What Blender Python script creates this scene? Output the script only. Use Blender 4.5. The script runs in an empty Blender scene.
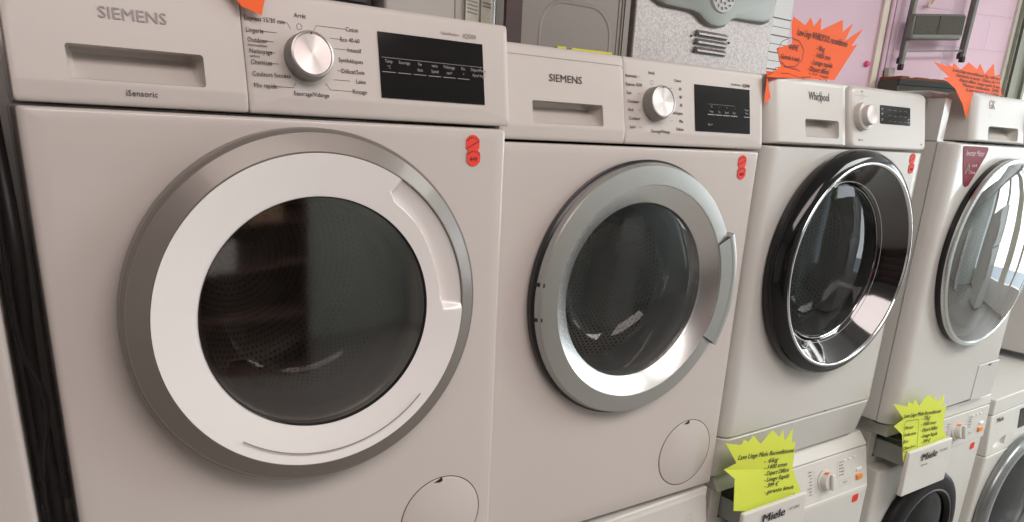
import bpy, bmesh, math, random
from mathutils import Vector, Matrix
C = bpy.context.scene
PI = math.pi
random.seed(4)
Z0 = 1.61            # height of the first machine's panel seam above the floor

# ------------------------------------------------------------------ camera
cam_d = bpy.data.cameras.new('camera'); cam = bpy.data.objects.new('camera', cam_d)
C.collection.objects.link(cam); C.camera = cam
yw, pt, rl = [math.radians(a) for a in (-35.4853, -17.7047, -2.8765)]
R = Matrix.Rotation(yw, 3, 'Z') @ Matrix.Rotation(pt, 3, 'X') @ Matrix.Rotation(rl, 3, 'Y')
right, fwd, up = R.col[0], R.col[1], R.col[2]
M = Matrix.Identity(4)
for i in range(3):
    M[i][0], M[i][1], M[i][2] = right[i], up[i], -fwd[i]
M.translation = Vector((-0.0187, -0.9057, Z0 - 0.0032))
cam.matrix_world = M
cam_d.sensor_width = 36; cam_d.lens = 711.59 / 1024 * 36
cam_d.shift_y = (357.2 - 261) / 1024; cam_d.clip_start = 0.02

# ------------------------------------------------------------------ world, light, exposure
C.view_settings.view_transform = 'Standard'; C.view_settings.look = 'None'
C.view_settings.exposure = 0.05; C.view_settings.gamma = 1; C.view_settings.use_curve_mapping = False
w = bpy.data.worlds.new('world'); C.world = w; w.use_nodes = True
bg = w.node_tree.nodes['Background']; bg.inputs[0].default_value = (0.78, 0.9, 1.0, 1); bg.inputs[1].default_value = 1.6

def area(name, loc, rot, sx, sy, power, col):
    l = bpy.data.lights.new(name, 'AREA'); l.shape = 'RECTANGLE'; l.size = sx; l.size_y = sy
    l.energy = power; l.color = col
    o = bpy.data.objects.new(name, l); o.location = loc; o.rotation_euler = rot
    C.collection.objects.link(o); return o
R90 = PI / 2
# daylight entering by the shop front on the right, plus unseen overhead fills added to light the machine fronts
area('window_light_right', (6.9, -1.5, 1.75), (R90, 0, R90), 5.0, 2.3, 150, (0.90, 0.96, 1.0))
area('ceiling_light_near', (0.6, -2.0, 2.92), (0, 0, 0), 2.2, 1.4, 64, (1.0, 0.875, 0.84))  # added fill, pinkish to warm the left machine fronts
area('ceiling_light_far', (3.4, -1.6, 2.92), (0, 0, 0), 1.6, 1.0, 52, (0.96, 1.0, 0.95))  # added fill, slightly green for the machines on the right
area('rear_room_light', (2.2, 2.4, 2.9), (0, 0, 0), 1.5, 0.8, 45, (1.0, 0.95, 0.88))

# ------------------------------------------------------------------ materials
MATS = {}
def mat(name, col, rough=0.5, metal=0.0, noise=0.0, nscale=20, bump=0.0, bscale=200, coat=0.0, emit=None, spec=0.5, sheen=0):
    if name in MATS: return MATS[name]
    m = bpy.data.materials.new(name); m.use_nodes = True; nt = m.node_tree; b = nt.nodes['Principled BSDF']
    b.inputs['Base Color'].default_value = (*col, 1); b.inputs['Roughness'].default_value = rough
    b.inputs['Metallic'].default_value = metal; b.inputs['Coat Weight'].default_value = coat
    b.inputs['Specular IOR Level'].default_value = spec; b.inputs['Coat Roughness'].default_value = 0.08
    tc = nt.nodes.new('ShaderNodeTexCoord')
    if noise:
        n = nt.nodes.new('ShaderNodeTexNoise'); n.inputs['Scale'].default_value = nscale; n.inputs['Detail'].default_value = 4
        nt.links.new(tc.outputs['Object'], n.inputs['Vector'])
        mx = nt.nodes.new('ShaderNodeMix'); mx.data_type = 'RGBA'
        mx.inputs[6].default_value = (*[c * (1 - noise) for c in col], 1); mx.inputs[7].default_value = (*[min(1, c * (1 + noise)) for c in col], 1)
        nt.links.new(n.outputs['Fac'], mx.inputs[0]); nt.links.new(mx.outputs[2], b.inputs['Base Color'])
    if bump:
        n = nt.nodes.new('ShaderNodeTexNoise'); n.inputs['Scale'].default_value = bscale
        nt.links.new(tc.outputs['Object'], n.inputs['Vector'])
        bp = nt.nodes.new('ShaderNodeBump'); bp.inputs['Strength'].default_value = bump; bp.inputs['Distance'].default_value = 0.002
        nt.links.new(n.outputs['Fac'], bp.inputs['Height']); nt.links.new(bp.outputs[0], b.inputs['Normal'])
    if emit:
        b.inputs['Emission Color'].default_value = (*col, 1); b.inputs['Emission Strength'].default_value = emit
    MATS[name] = m; return m
def glass(name, tint, refl=0.12, graze=0.9, rough=0.0):
    m = bpy.data.materials.new(name); m.use_nodes = True; nt = m.node_tree; nt.nodes.clear()
    o = nt.nodes.new('ShaderNodeOutputMaterial'); mx = nt.nodes.new('ShaderNodeMixShader')
    t = nt.nodes.new('ShaderNodeBsdfTransparent'); t.inputs[0].default_value = (*tint, 1)
    g = nt.nodes.new('ShaderNodeBsdfGlossy'); g.inputs['Roughness'].default_value = rough
    lw = nt.nodes.new('ShaderNodeLayerWeight'); lw.inputs[0].default_value = 0.5
    pw = nt.nodes.new('ShaderNodeMath'); pw.operation = 'POWER'; pw.inputs[1].default_value = 3
    mr = nt.nodes.new('ShaderNodeMapRange'); mr.inputs[3].default_value = refl; mr.inputs[4].default_value = graze
    nt.links.new(lw.outputs['Facing'], pw.inputs[0]); nt.links.new(pw.outputs[0], mr.inputs[0]); nt.links.new(mr.outputs[0], mx.inputs[0])
    nt.links.new(t.outputs[0], mx.inputs[1]); nt.links.new(g.outputs[0], mx.inputs[2]); nt.links.new(mx.outputs[0], o.inputs[0])
    MATS[name] = m; return m
def drum_mat(name, col, dark, scale):
    m = bpy.data.materials.new(name); m.use_nodes = True; nt = m.node_tree; b = nt.nodes['Principled BSDF']
    b.inputs['Metallic'].default_value = 0.6; b.inputs['Roughness'].default_value = 0.45
    N = nt.nodes.new; L = nt.links.new
    tc = N('ShaderNodeTexCoord'); sp = N('ShaderNodeSeparateXYZ'); L(tc.outputs['UV'], sp.inputs[0])
    row = N('ShaderNodeMath'); row.operation = 'FLOOR'; yy = N('ShaderNodeMath'); yy.operation = 'MULTIPLY'; yy.inputs[1].default_value = scale
    L(sp.outputs[1], yy.inputs[0]); L(yy.outputs[0], row.inputs[0])
    xx = N('ShaderNodeMath'); xx.operation = 'MULTIPLY'; xx.inputs[1].default_value = scale; L(sp.outputs[0], xx.inputs[0])
    hf = N('ShaderNodeMath'); hf.operation = 'MULTIPLY_ADD'; hf.inputs[1].default_value = 0.5; L(row.outputs[0], hf.inputs[0]); L(xx.outputs[0], hf.inputs[2])
    fx = N('ShaderNodeMath'); fx.operation = 'FRACT'; L(hf.outputs[0], fx.inputs[0])
    fy = N('ShaderNodeMath'); fy.operation = 'FRACT'; L(yy.outputs[0], fy.inputs[0])
    cb = N('ShaderNodeCombineXYZ'); L(fx.outputs[0], cb.inputs[0]); L(fy.outputs[0], cb.inputs[1])
    ds = N('ShaderNodeVectorMath'); ds.operation = 'DISTANCE'; ds.inputs[1].default_value = (0.5, 0.5, 0); L(cb.outputs[0], ds.inputs[0])
    lt = N('ShaderNodeMath'); lt.operation = 'LESS_THAN'; lt.inputs[1].default_value = 0.26; L(ds.outputs['Value'], lt.inputs[0])
    mx = N('ShaderNodeMix'); mx.data_type = 'RGBA'; mx.inputs[6].default_value = (*col, 1); mx.inputs[7].default_value = (*dark, 1)
    L(lt.outputs[0], mx.inputs[0]); L(mx.outputs[2], b.inputs['Base Color'])
    MATS[name] = m; return m
ENAMEL = mat('white_enamel', (0.575, 0.53, 0.50), 0.26, noise=0.015, nscale=6, coat=0.5)
ENAMEL2 = mat('cool_white_enamel', (0.60, 0.59, 0.562), 0.25, noise=0.02, nscale=6, coat=0.35)
PANEL = mat('panel_plastic', (0.565, 0.52, 0.487), 0.38, noise=0.012, nscale=9, bump=0.04, bscale=900)
PANEL2 = mat('light_panel_plastic', (0.585, 0.565, 0.535), 0.3, noise=0.02, nscale=9)
MIELE = mat('lotus_white_plastic', (0.67, 0.66, 0.62), 0.35, noise=0.02, nscale=9)
GREYRING = mat('grey_satin_ring', (0.20, 0.178, 0.160), 0.36, 0.25, coat=0.15)
WHITERING = mat('pearl_white_ring', (0.88, 0.86, 0.845), 0.32, 0.12, coat=0.15)
SILVER = mat('satin_silver', (0.43, 0.43, 0.415), 0.33, 0.75)
SILVERB = mat('bright_silver', (0.66, 0.67, 0.66), 0.27, 0.9)
CHROME = mat('chrome', (0.75, 0.75, 0.76), 0.1, 1.0)
KNOB = mat('brushed_knob_face', (0.56, 0.515, 0.505), 0.34, 0.8)
b_ = KNOB.node_tree.nodes['Principled BSDF']; b_.inputs['Anisotropic'].default_value = .85
tn = KNOB.node_tree.nodes.new('ShaderNodeTangent'); tn.direction_type = 'RADIAL'; tn.axis = 'Y'; KNOB.node_tree.links.new(tn.outputs[0], b_.inputs['Tangent'])
KNOBSIDE = mat('knob_side', (0.30, 0.29, 0.28), 0.35, 0.5)
BLACK = mat('black_plastic', (0.012, 0.012, 0.013), 0.3)
GLOSSBLACK = mat('gloss_black', (0.005, 0.005, 0.006), 0.10, spec=0.45)
RUBBER = mat('dark_rubber', (0.045, 0.045, 0.047), 0.5)
DISPLAY = mat('display_black', (0.008, 0.007, 0.007), 0.10, spec=0.28)
INKD = mat('dark_print', (0.06, 0.05, 0.05), 0.6)
INKG = mat('grey_print', (0.30, 0.27, 0.26), 0.5)
INKW = mat('light_print', (0.30, 0.29, 0.285), 0.5)
MARKER = mat('marker_ink', (0.02, 0.022, 0.03), 0.6)
REDST = mat('red_sticker', (0.86, 0.045, 0.022), 0.55)
ORANGE = mat('fluorescent_orange_card', (0.92, 0.13, 0.02), 0.7)
YELLOW = mat('fluorescent_yellow_card', (0.70, 0.79, 0.08), 0.7)
DRUM = drum_mat('perforated_steel', (0.30, 0.28, 0.26), (0.01, 0.01, 0.01), 90)
STEELD = mat('dark_steel', (0.2, 0.19, 0.185), 0.3, 0.85)
GL1 = glass('tinted_door_glass', (0.56, 0.54, 0.52), 0.17, 0.6, 0.07)
GL2 = glass('clear_door_glass', (0.85, 0.85, 0.84), 0.045, 0.7)
GL3 = glass('smoked_door_glass', (0.50, 0.50, 0.51), 0.035, 0.3)
GL5 = glass('dark_door_glass', (0.12, 0.12, 0.125), 0.03, 0.3)
GL4 = glass('mirror_tint_glass', (0.35, 0.39, 0.42), 0.40, 0.9)
BOWL = glass('bowl_glass', (0.92, 0.92, 0.92), 0.035, 0.5)

# ------------------------------------------------------------------ object helpers
def link(name, bm, m, parent=None, off=(0, 0, 0), sharp=35, rec=True):
    if rec: bmesh.ops.recalc_face_normals(bm, faces=bm.faces)
    me = bpy.data.meshes.new(name)
    if off != (0, 0, 0): bmesh.ops.translate(bm, verts=bm.verts, vec=off)
    for f in bm.faces: f.smooth = True
    bm.to_mesh(me); bm.free()
    if m: me.materials.append(m)
    me.set_sharp_from_angle(angle=math.radians(sharp))
    o = bpy.data.objects.new(name, me); C.collection.objects.link(o)
    if parent: o.parent = parent
    return o
def bevel(o, w=0.003, seg=2):
    b = o.modifiers.new('bevel', 'BEVEL'); b.width = w; b.segments = seg; b.limit_method = 'ANGLE'; b.angle_limit = math.radians(40)
    return o
def tag(o, label, cat=None, group=None, kind=None):
    if label: o['label'] = label
    if cat: o['category'] = cat
    if group: o['group'] = group
    if kind: o['kind'] = kind
    return o
def thing(name, label, cat, loc, rz=0, group=None):
    o = bpy.data.objects.new(name, None); C.collection.objects.link(o); o.empty_display_size = 0.1
    o.location = loc; o.rotation_euler = (0, 0, rz); return tag(o, label, cat, group)
def box(bm, x0, x1, y0, y1, z0, z1):
    v = [bm.verts.new(p) for p in ((x0, y0, z0), (x1, y0, z0), (x1, y1, z0), (x0, y1, z0), (x0, y0, z1), (x1, y0, z1), (x1, y1, z1), (x0, y1, z1))]
    for f in ((0, 3, 2, 1), (4, 5, 6, 7), (0, 1, 5, 4), (1, 2, 6, 5), (2, 3, 7, 6), (3, 0, 4, 7)): bm.faces.new([v[i] for i in f])
def boxes(*bs):
    bm = bmesh.new()
    for b in bs: box(bm, *b)
    return bm
def lathe(prof, c=(0, 0), n=96, cap0=False, cap1=False, a0=0, a1=None, bm=None):
    """profile of (radius, y) spun about the y axis through (cx, cz)"""
    bm = bm or bmesh.new(); full = a1 is None
    uv = bm.loops.layers.uv.verify()
    cnt = n if full else n + 1; rings = []; s = 0; S = []
    for i, (r, y) in enumerate(prof):
        if i: s += math.dist(prof[i], prof[i - 1])
        S.append(s); ring = []
        if r < 1e-6:
            ring = [bm.verts.new((c[0], y, c[1]))] * cnt
        else:
            for k in range(cnt):
                a = 2 * PI * k / n if full else a0 + (a1 - a0) * k / n
                ring.append(bm.verts.new((c[0] + r * math.cos(a), y, c[1] + r * math.sin(a))))
        rings.append(ring)
    for i in range(len(prof) - 1):
        for k in range(n):
            k2 = (k + 1) % cnt
            q = [(rings[i][k], k, S[i]), (rings[i][k2], k + 1, S[i]), (rings[i + 1][k2], k + 1, S[i + 1]), (rings[i + 1][k], k, S[i + 1])]
            u = []
            for e in q:
                if e[0] not in [x[0] for x in u]: u.append(e)
            if len(u) < 3: continue
            f = bm.faces.new([e[0] for e in u])
            for lp, e in zip(f.loops, u): lp[uv].uv = (e[1] / n * 1.5, e[2])
    if cap0 and full: bm.faces.new(rings[0][::-1])
    if cap1 and full: bm.faces.new(rings[-1])
    if not full:
        for idx in (0, -1):
            vs = [r[idx] for r in rings]
            if cap0 and len(set(vs)) > 2: bm.faces.new(vs)
    return bm
def rrect(x0, x1, z0, z1, r, seg=4):
    p = []
    for cx, cz, a in ((x1 - r, z1 - r, 0), (x0 + r, z1 - r, 90), (x0 + r, z0 + r, 180), (x1 - r, z0 + r, 270)):
        for k in range(seg + 1):
            t = math.radians(a + 90 * k / seg); p.append((cx + r * math.cos(t), cz + r * math.sin(t)))
    return p
def circle(cx, cz, r, n=96): return [(cx + r * math.cos(2 * PI * k / n), cz + r * math.sin(2 * PI * k / n)) for k in range(n)]
def hit(poly, c, a):
    dx, dz = math.cos(a), math.sin(a); best = None
    for i in range(len(poly)):
        (ax, az), (bx, bz) = poly[i], poly[(i + 1) % len(poly)]
        ex, ez = bx - ax, bz - az; den = dx * ez - dz * ex
        if abs(den) < 1e-12: continue
        t = ((ax - c[0]) * ez - (az - c[1]) * ex) / den; s = ((ax - c[0]) * dz - (az - c[1]) * dx) / den
        if t > 0 and -1e-6 <= s <= 1 + 1e-6 and (best is None or t > best): best = t
    return (c[0] + best * dx, c[1] + best * dz)
def sheet(rect, back, surf=lambda x, z: 0.0, hole=None, hc=None, rx=0.006, rz=0.004, rd=0.006, crad=0.004, nseg=4, cap=True, recess=None, rings=10):
    """front skin of a casing or panel: rounded border, optional hole or pressed-in recess, sides running back"""
    x0, x1, z0, z1 = rect; bm = bmesh.new()
    outer = rrect(x0, x1, z0, z1, crad)
    fill = hole is None
    if fill:
        hc = ((x0 + x1) / 2, (z0 + z1) / 2); hole = rrect(hc[0] - (x1 - x0) * .3, hc[0] + (x1 - x0) * .3, hc[1] - (z1 - z0) * .3, hc[1] + (z1 - z0) * .3, 0.001, 1)
    if hc is None:
        hc = (sum(p[0] for p in hole) / len(hole), sum(p[1] for p in hole) / len(hole))
    A = sorted({round(math.atan2(p[1] - hc[1], p[0] - hc[0]) % (2 * PI), 5) for p in hole + outer})
    n = len(A); H = [hit(hole, hc, a) for a in A]; O = [hit(outer, hc, a) for a in A]
    def mapped(p, ix, iz):
        return (x0 + ix + (p[0] - x0) / (x1 - x0) * (x1 - x0 - 2 * ix), z0 + iz + (p[1] - z0) / (z1 - z0) * (z1 - z0 - 2 * iz))
    R_ = []
    I = [mapped(p, rx, rz) for p in O]
    for k in range(rings + 1):
        t = k / rings
        R_.append([bm.verts.new((a[0] + (b[0] - a[0]) * t, surf(a[0] + (b[0] - a[0]) * t, a[1] + (b[1] - a[1]) * t), a[1] + (b[1] - a[1]) * t)) for a, b in zip(H, I)])
    for k in range(1, nseg + 1):
        t = k / nseg * R90; q = [mapped(p, rx * (1 - math.sin(t)), rz * (1 - math.sin(t))) for p in O]
        R_.append([bm.verts.new((p[0], surf(*p) + rd * (1 - math.cos(t)), p[1])) for p in q])
    R_.append([bm.verts.new((p[0], back, p[1])) for p in O])
    for a, b in zip(R_, R_[1:]):
        for k in range(n): bm.faces.new((a[k], a[(k + 1) % n], b[(k + 1) % n], b[k]))
    if cap: bm.faces.new(R_[-1])
    if fill:
        ctr = bm.verts.new((hc[0], surf(*hc), hc[1]))
        for k in range(n): bm.faces.new((R_[0][k], R_[0][(k + 1) % n], ctr))
    if recess:
        prev = R_[0]; zs = [h[1] for h in H]; za, zb = min(zs), max(zs)
        for ins, dp in recess:
            cur = []
            for h in H:
                px = h[0] + (hc[0] - h[0]) * ins * (1 if ins < 1 else 1); pz = h[1] + (hc[1] - h[1]) * ins
                tz = (h[1] - za) / (zb - za)
                cur.append(bm.verts.new((px, surf(*h) + dp * (0.35 + 0.65 * tz), pz)))
            for k in range(n): bm.faces.new((prev[k], prev[(k + 1) % n], cur[(k + 1) % n], cur[k]))
            prev = cur
        bm.faces.new(prev)
    return bm
class Ink:
    """lettering and printed lines gathered into one mesh"""
    def __init__(s): s.bm = bmesh.new()
    def text(s, t, x, z, size, y=0, tilt=0, align='LEFT', bold=0, sx=1.0, shear=0, rot=0, M=None, fit=None):
        cu = bpy.data.curves.new('lettering', 'FONT'); cu.body = t; cu.size = size; cu.align_x = align; cu.align_y = 'CENTER'
        cu.resolution_u = 2; cu.offset = 0; cu.shear = shear; cu.extrude = 0.00015
        o = bpy.data.objects.new('lettering', cu); C.collection.objects.link(o)
        me = bpy.data.meshes.new_from_object(o)
        bpy.data.objects.remove(o); 
        if M is None:
            M = Matrix.Translation((x, y, z)) @ Matrix.Rotation(R90 - tilt, 4, 'X')
        if fit:
            xs = [v.co.x for v in me.vertices]; sx = fit / (max(xs) - min(xs))
        me.transform(M @ Matrix.Rotation(rot, 4, 'Z') @ Matrix.Diagonal((sx, 1, 1, 1)))
        s.bm.from_mesh(me)
        if bold:
            for q in (-1, 1):
                m2 = me.copy(); m2.transform(Matrix.Translation((q * bold, 0, q * bold * .4))); s.bm.from_mesh(m2); bpy.data.meshes.remove(m2)
        bpy.data.meshes.remove(me); bpy.data.curves.remove(cu); return s
    def line(s, x0, z0, x1, z1, wd, surf=lambda x, z: 0.0, M=None):
        d = Vector((x1 - x0, z1 - z0)); 
        if d.length < 1e-6: return s
        nrm = Vector((-d.y, d.x)).normalized() * wd / 2
        pts = [(x0 + nrm.x, z0 + nrm.y), (x1 + nrm.x, z1 + nrm.y), (x1 - nrm.x, z1 - nrm.y), (x0 - nrm.x, z0 - nrm.y)]
        if M is None: vs = [s.bm.verts.new((p[0], surf(*p) - 0.0004, p[1])) for p in pts]
        else: vs = [s.bm.verts.new(M @ Vector((p[0], p[1], 0.0004))) for p in pts]
        s.bm.faces.new(vs); return s
    def poly(s, pts, wd, surf=lambda x, z: 0.0, closed=False, M=None):
        q = pts + [pts[0]] if closed else pts
        for a, b in zip(q, q[1:]): s.line(*a, *b, wd, surf, M)
        return s
    def fill(s, pts, surf=lambda x, z: 0.0, dy=-0.0004):
        s.bm.faces.new([s.bm.verts.new((p[0], surf(*p) + dy, p[1])) for p in pts]); return s
    def build(s, name, m, parent, off=(0, 0, 0)): return link(name, s.bm, m, parent, off, rec=False)
def patch(pts, surf, dy, m, name, parent, off, thick=0.0012, sharp=30):
    """thin plate following a surface"""
    bm = bmesh.new()
    a = [bm.verts.new((p[0], surf(*p) + dy, p[1])) for p in pts]; b = [bm.verts.new((p[0], surf(*p) + dy + thick, p[1])) for p in pts]
    n = len(pts); bm.faces.new(a); bm.faces.new(b[::-1])
    for k in range(n): bm.faces.new((a[k], a[(k + 1) % n], b[(k + 1) % n], b[k]))
    return link(name, bm, m, parent, off, sharp)
flat = lambda x, z: 0.0

def drum_parts(root, off, cx, cz, r, drum_r=0.235, gasket_m=None):
    g = lathe([(r + 0.006, 0.004), (r + 0.001, 0.012), (r - 0.006, 0.03), (r - 0.002, 0.045), (r - 0.012, 0.06), (r - 0.004, 0.075), (r - 0.01, 0.09)], (cx, cz))
    link('door_gasket', g, gasket_m or RUBBER, root, off, 80)
    d = lathe([(r - 0.008, 0.093), (r + 0.01, 0.10), (drum_r - 0.02, 0.105), (drum_r, 0.125), (drum_r, 0.40), (drum_r - 0.03, 0.43), (0.12, 0.445), (0.1, 0.435), (0.0, 0.43)], (cx, cz))
    dr = link('drum', d, DRUM, root, off, 50)
    for k in range(3):
        a = 0.5 + k * 2 * PI / 3; bm = bmesh.new()
        for (t, rr) in ((0, 0),):
            pts = []
            for da, rad in ((-0.16, drum_r), (-0.06, drum_r - 0.045), (0.06, drum_r - 0.045), (0.16, drum_r)):
                pts.append((cx + rad * math.cos(a + da), cz + rad * math.sin(a + da)))
            f0 = [bm.verts.new((p[0], 0.13, p[1])) for p in pts]; f1 = [bm.verts.new((p[0], 0.40, p[1])) for p in pts]
            bm.faces.new(f0); bm.faces.new(f1[::-1])
            for i in range(4): bm.faces.new((f0[i], f0[(i + 1) % 4], f1[(i + 1) % 4], f1[i]))
        link('drum_paddle', bm, STEELD, dr, off, 30)

def sticker(root, off, pts, surf=flat):
    for i, (x, z) in enumerate(pts):
        hexa = [(x + 0.0135 * math.cos(a) * 0.93, z + 0.0125 * math.sin(a)) for a in [math.radians(t) for t in (-90, -62, -28, 28, 62, 90, 118, 152, 208, 242)]]
        s = patch(hexa, surf, -0.0012 - 0.0004 * i, REDST, 'price_sticker', root, off, 0.0008)
        ink = Ink()
        for k in range(7):
            a = math.radians(150 - 20 * k); ink.line(x + .0105 * math.cos(a), z + .0085 * math.sin(a), x + .0098 * math.cos(a - .14), z + .0085 * math.sin(a - .14), 0.0022, lambda X, Z: surf(X, Z) - 0.0012 - 0.0004 * i)
        if i == 0: ink.line(x - 0.009, z - 0.006, x + 0.010, z + 0.004, 0.0012, lambda X, Z: surf(X, Z) - 0.0014)
        else: ink.text('449', x, z - 0.003, 0.009, surf(x, z) - 0.0019, 0, 'CENTER')
        ink.build('sticker_print', MARKER, s, off)

def cabinet(root, off, W, depth, ztop, side_y, m, front=None, legs=None, h=None):
    """casing box above and behind the panel, worktop and feet"""
    bm = boxes((0.004, W - 0.004, side_y, depth, 0.0, ztop - 0.018)); bevel(link('upper_casing', bm, m, root, off), 0.004)
    bm = boxes((0.0, W, side_y - 0.004, depth + 0.005, ztop - 0.018, ztop)); bevel(link('worktop', bm, m, root, off), 0.006, 3)
    for fx in (0.06, W - 0.06):
        for fy in (0.06, depth - 0.06):
            link('foot', lathe_z([(0.02, 0.0), (0.022, 0.004), (0.022, 0.012), (0.012, 0.014), (0.012, 0.032)], (fx, fy, 0)), BLACK, root)
def lathe_z(prof, c, n=20):
    bm = lathe([(r, y) for r, y in prof], (0, 0), n, cap0=True, cap1=True)
    bmesh.ops.rotate(bm, verts=bm.verts, cent=(0, 0, 0), matrix=Matrix.Rotation(R90, 3, 'X'))
    for v in bm.verts: v.co.z = abs(v.co.z)
    bmesh.ops.translate(bm, verts=bm.verts, vec=c); return bm
def knob(root, off, x, z, y, tilt, prof, prof_face, side=KNOBSIDE, face=KNOB, name='program_knob', mark=True):
    Mx = Matrix.Translation((x, y, z)) @ Matrix.Rotation(-tilt, 4, 'X')
    bm = lathe(prof, (0, 0), 64); bm.transform(Mx); k = link(name, bm, side, root, off, 40)
    bm = lathe(prof_face, (0, 0), 64); bm.transform(Mx); link('knob_face', bm, face, k, off, 40)
    return k, Mx

# ================================================================== FRONT-LOADERS OF THE UPPER ROW
def siemens(name, label, loc, rz, H, c, hole_r, tilt):
    W = 0.598; root = thing(name, label, 'washing machine', loc, rz); off = (0, 0, H)
    def surf(x, z): return max(0.0, z - 0.022) * tilt
    # casing with door opening
    link('body', sheet((0, W, -0.7225, -0.003), 0.55, flat, circle(c[0], c[1], hole_r), c, rx=0.008, rz=0.004, rd=0.008), ENAMEL, root, off, 40)
    cabinet(root, off, W, 0.55, 0.1390 if tilt < .18 else .1415, 0.035, ENAMEL, h=H)
    return root, off, surf

def flap(root, off, pts_c, r, sq=None):
    cx, cz = pts_c
    ink = lathe([(r, -0.0012), (r - 0.0006, -0.0018), (r - 0.0014, -0.0012), (r - 0.0014, 0.002)], (cx, cz), 64)
    f = link('filter_flap', sheet((cx - 1, cx + 1, cz - 1, cz + 1), 1) if False else lathe([(0, -0.0016), (r - 0.004, -0.0016), (r - 0.002, -0.0008), (r - 0.0016, 0.002)], (cx, cz), 64), ENAMEL, root, off, 40)
    link('flap_gap', lathe([(r + 0.0002, -0.0003), (r - 0.0012, -0.0003)], (cx, cz), 64), INKD, f, off)
    b = patch([(cx - 0.015, cz + r - 0.0065), (cx + 0.000, cz + r - 0.0010), (cx + 0.001, cz + r - 0.0065), (cx - 0.004, cz + r - 0.0085)], flat, -0.0022, BLACK, 'flap_notch', f, off, 0.002)

def siemens_panel(root, off, surf, drawer_w, logo_mat, logo, sub, kx, kr, disp, labels, panel_mat, ring, tilt):
    top = 0.1375 if tilt < .18 else 0.1400; W = 0.601
    hp = rrect(*ring, 0.0035)
    d = link('detergent_drawer', sheet((0.0, drawer_w - 0.0003, 0.001, top), 0.09, surf, hp, None, rx=0.0012, rz=0.006, rd=0.0030, recess=[(0.0, 0.012), (0.06, 0.028), (0.12, 0.034)]), panel_mat, root, off, 35)
    ink = Ink(); t = math.atan(tilt)
    ink.text(logo[0], logo[1], logo[2], logo[3], surf(logo[1], logo[2]) - 0.0008, t, 'CENTER', bold=logo[3] * 0.008, fit=logo[4]).build('brand_lettering', logo_mat, d, off)
    if sub: Ink().text(sub[0], sub[1], sub[2], sub[3], surf(sub[1], sub[2]) - 0.0008, 0, 'CENTER').build('small_lettering', INKD, d, off)
    p = link('control_panel', sheet((drawer_w + 0.0003, W, 0.001, top), 0.09, surf, None, rx=0.0012, rz=0.006, rd=0.0030, crad=0.003), panel_mat, root, off, 35)
    # programme knob
    kz = 0.068
    y = surf(kx, kz)
    k, Mx = knob(p, off, kx, kz, y, t, [(kr + 0.001, 0.0), (kr + 0.001, -0.004), (kr, -0.006), (kr, -0.020), (kr - 0.001, -0.0225)], [(kr - 0.001, -0.0225), (kr - 0.003, -0.0232), (kr - 0.004, -0.0222), (0, -0.0215)])
    ps = 1.0
    ink = Ink()
    mk = lathe([(0, -0.0236), (0.0012, -0.0234), (0.0014, -0.023)], (0, kr - 0.0035), 8)
    mk.transform(Mx); link('knob_mark', mk, BLACK, k, off)
    sz = 0.0074
    for (s_, a, x, z, lx0, lx1, lz1) in labels:
        ink.text(s_, x, z, sz * (0.55 if a.endswith('s') else 1), surf(x, z) - 0.0006, t, {'L': 'LEFT', 'R': 'RIGHT', 'C': 'CENTER'}[a[0]], sx=0.86)
        if lx0 is not None: ink.line(lx0, z, lx1, z, 0.0005, surf)
        if lz1: ink.line(lx1, z, lz1[0], lz1[1], 0.0005, surf)
    ink.poly([(kx - .006 + 0.0034 * math.cos(a * PI / 6), kz + kr + 0.0075 + 0.0034 * math.sin(a * PI / 6)) for a in range(12)], 0.0005, surf, True)
    ink.build('programme_lettering', INKD, p, off)
    x0, x1, z0, z1 = disp
    dp = patch([(x0, z0), (x1, z0), (x1, z1), (x0, z1)], surf, -0.0012, DISPLAY, 'display', p, off, 0.002)
    return d, p, dp, t

# ---------------------------------------------------------------- machine 1
M1H = 0.737
r1, off1, surf1 = siemens('washing_machine', 'nearest white front-loader with wide grey and pearl door ring and iSensoric lettering', (0, 0, Z0 - M1H), 0, M1H, (0.2965, -0.2435), 0.160, 0.15)
lab = [('Express 15/30 min', 'L', .2330, .1052, .2765, .2830, (.2870, .0985)), ('Lingerie', 'L', .2340, .0925, .2500, .2700, None),
       ('Outdoor', 'L', .2345, .0820, .2510, .2650, None), ('Impermeabiliser', 'Ls', .2345, .0765, None, None, None),
       ('Nettoyage', 'L', .2355, .0700, .2560, .2660, None), ('tambour', 'Ls', .2355, .0645, None, None, None),
       ('Chemises', 'L', .2360, .0580, .2565, .2680, None), ('Couleurs fonc\u00e9es', 'L', .2365, .0450, .2735, .2760, None), ('Mix rapide', 'L', .2370, .0325, .2590, .2840, (.2870, .0380)),
       ('Arr\u00eat', 'C', .2995, .1145, None, None, None), ('Essorage/Vidange', 'C', .3060, .0262, None, None, None),
       ('Coton', 'R', .3730, .1060, .3560, .3190, (.3150, .1000)), ('Eco 40-60', 'R', .3740, .0935, .3500, .3350, None), ('Intensif', 'R', .3750, .0820, .3570, .3400, None),
       ('Synth\u00e9tiques', 'R', .3765, .0692, None, None, None), ('D\u00e9licat/Soie', 'R', .3775, .0565, .3480, .3410, None), ('Laine', 'R', .3785, .0455, .3570, .3360, None), ('Rin\u00e7age', 'R', .3790, .0332, .3600, .3300, (.3250, .0410))]
d1, p1, dp1, t1 = siemens_panel(r1, off1, surf1, 0.2300, INKG, ('SIEMENS', .1175, .0925, .0165, .0650), ('iSensoric', .1170, .0145, .0086), 0.3035, 0.0268, (.3990, .5575, .0285, .1085), lab, PANEL, (0.0505, 0.1840, 0.0255, 0.0600), 0.15)
ink = Ink()
ink.line(.402, .078, .556, .078, .0005, lambda x, z: surf1(x, z) - .001)
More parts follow.
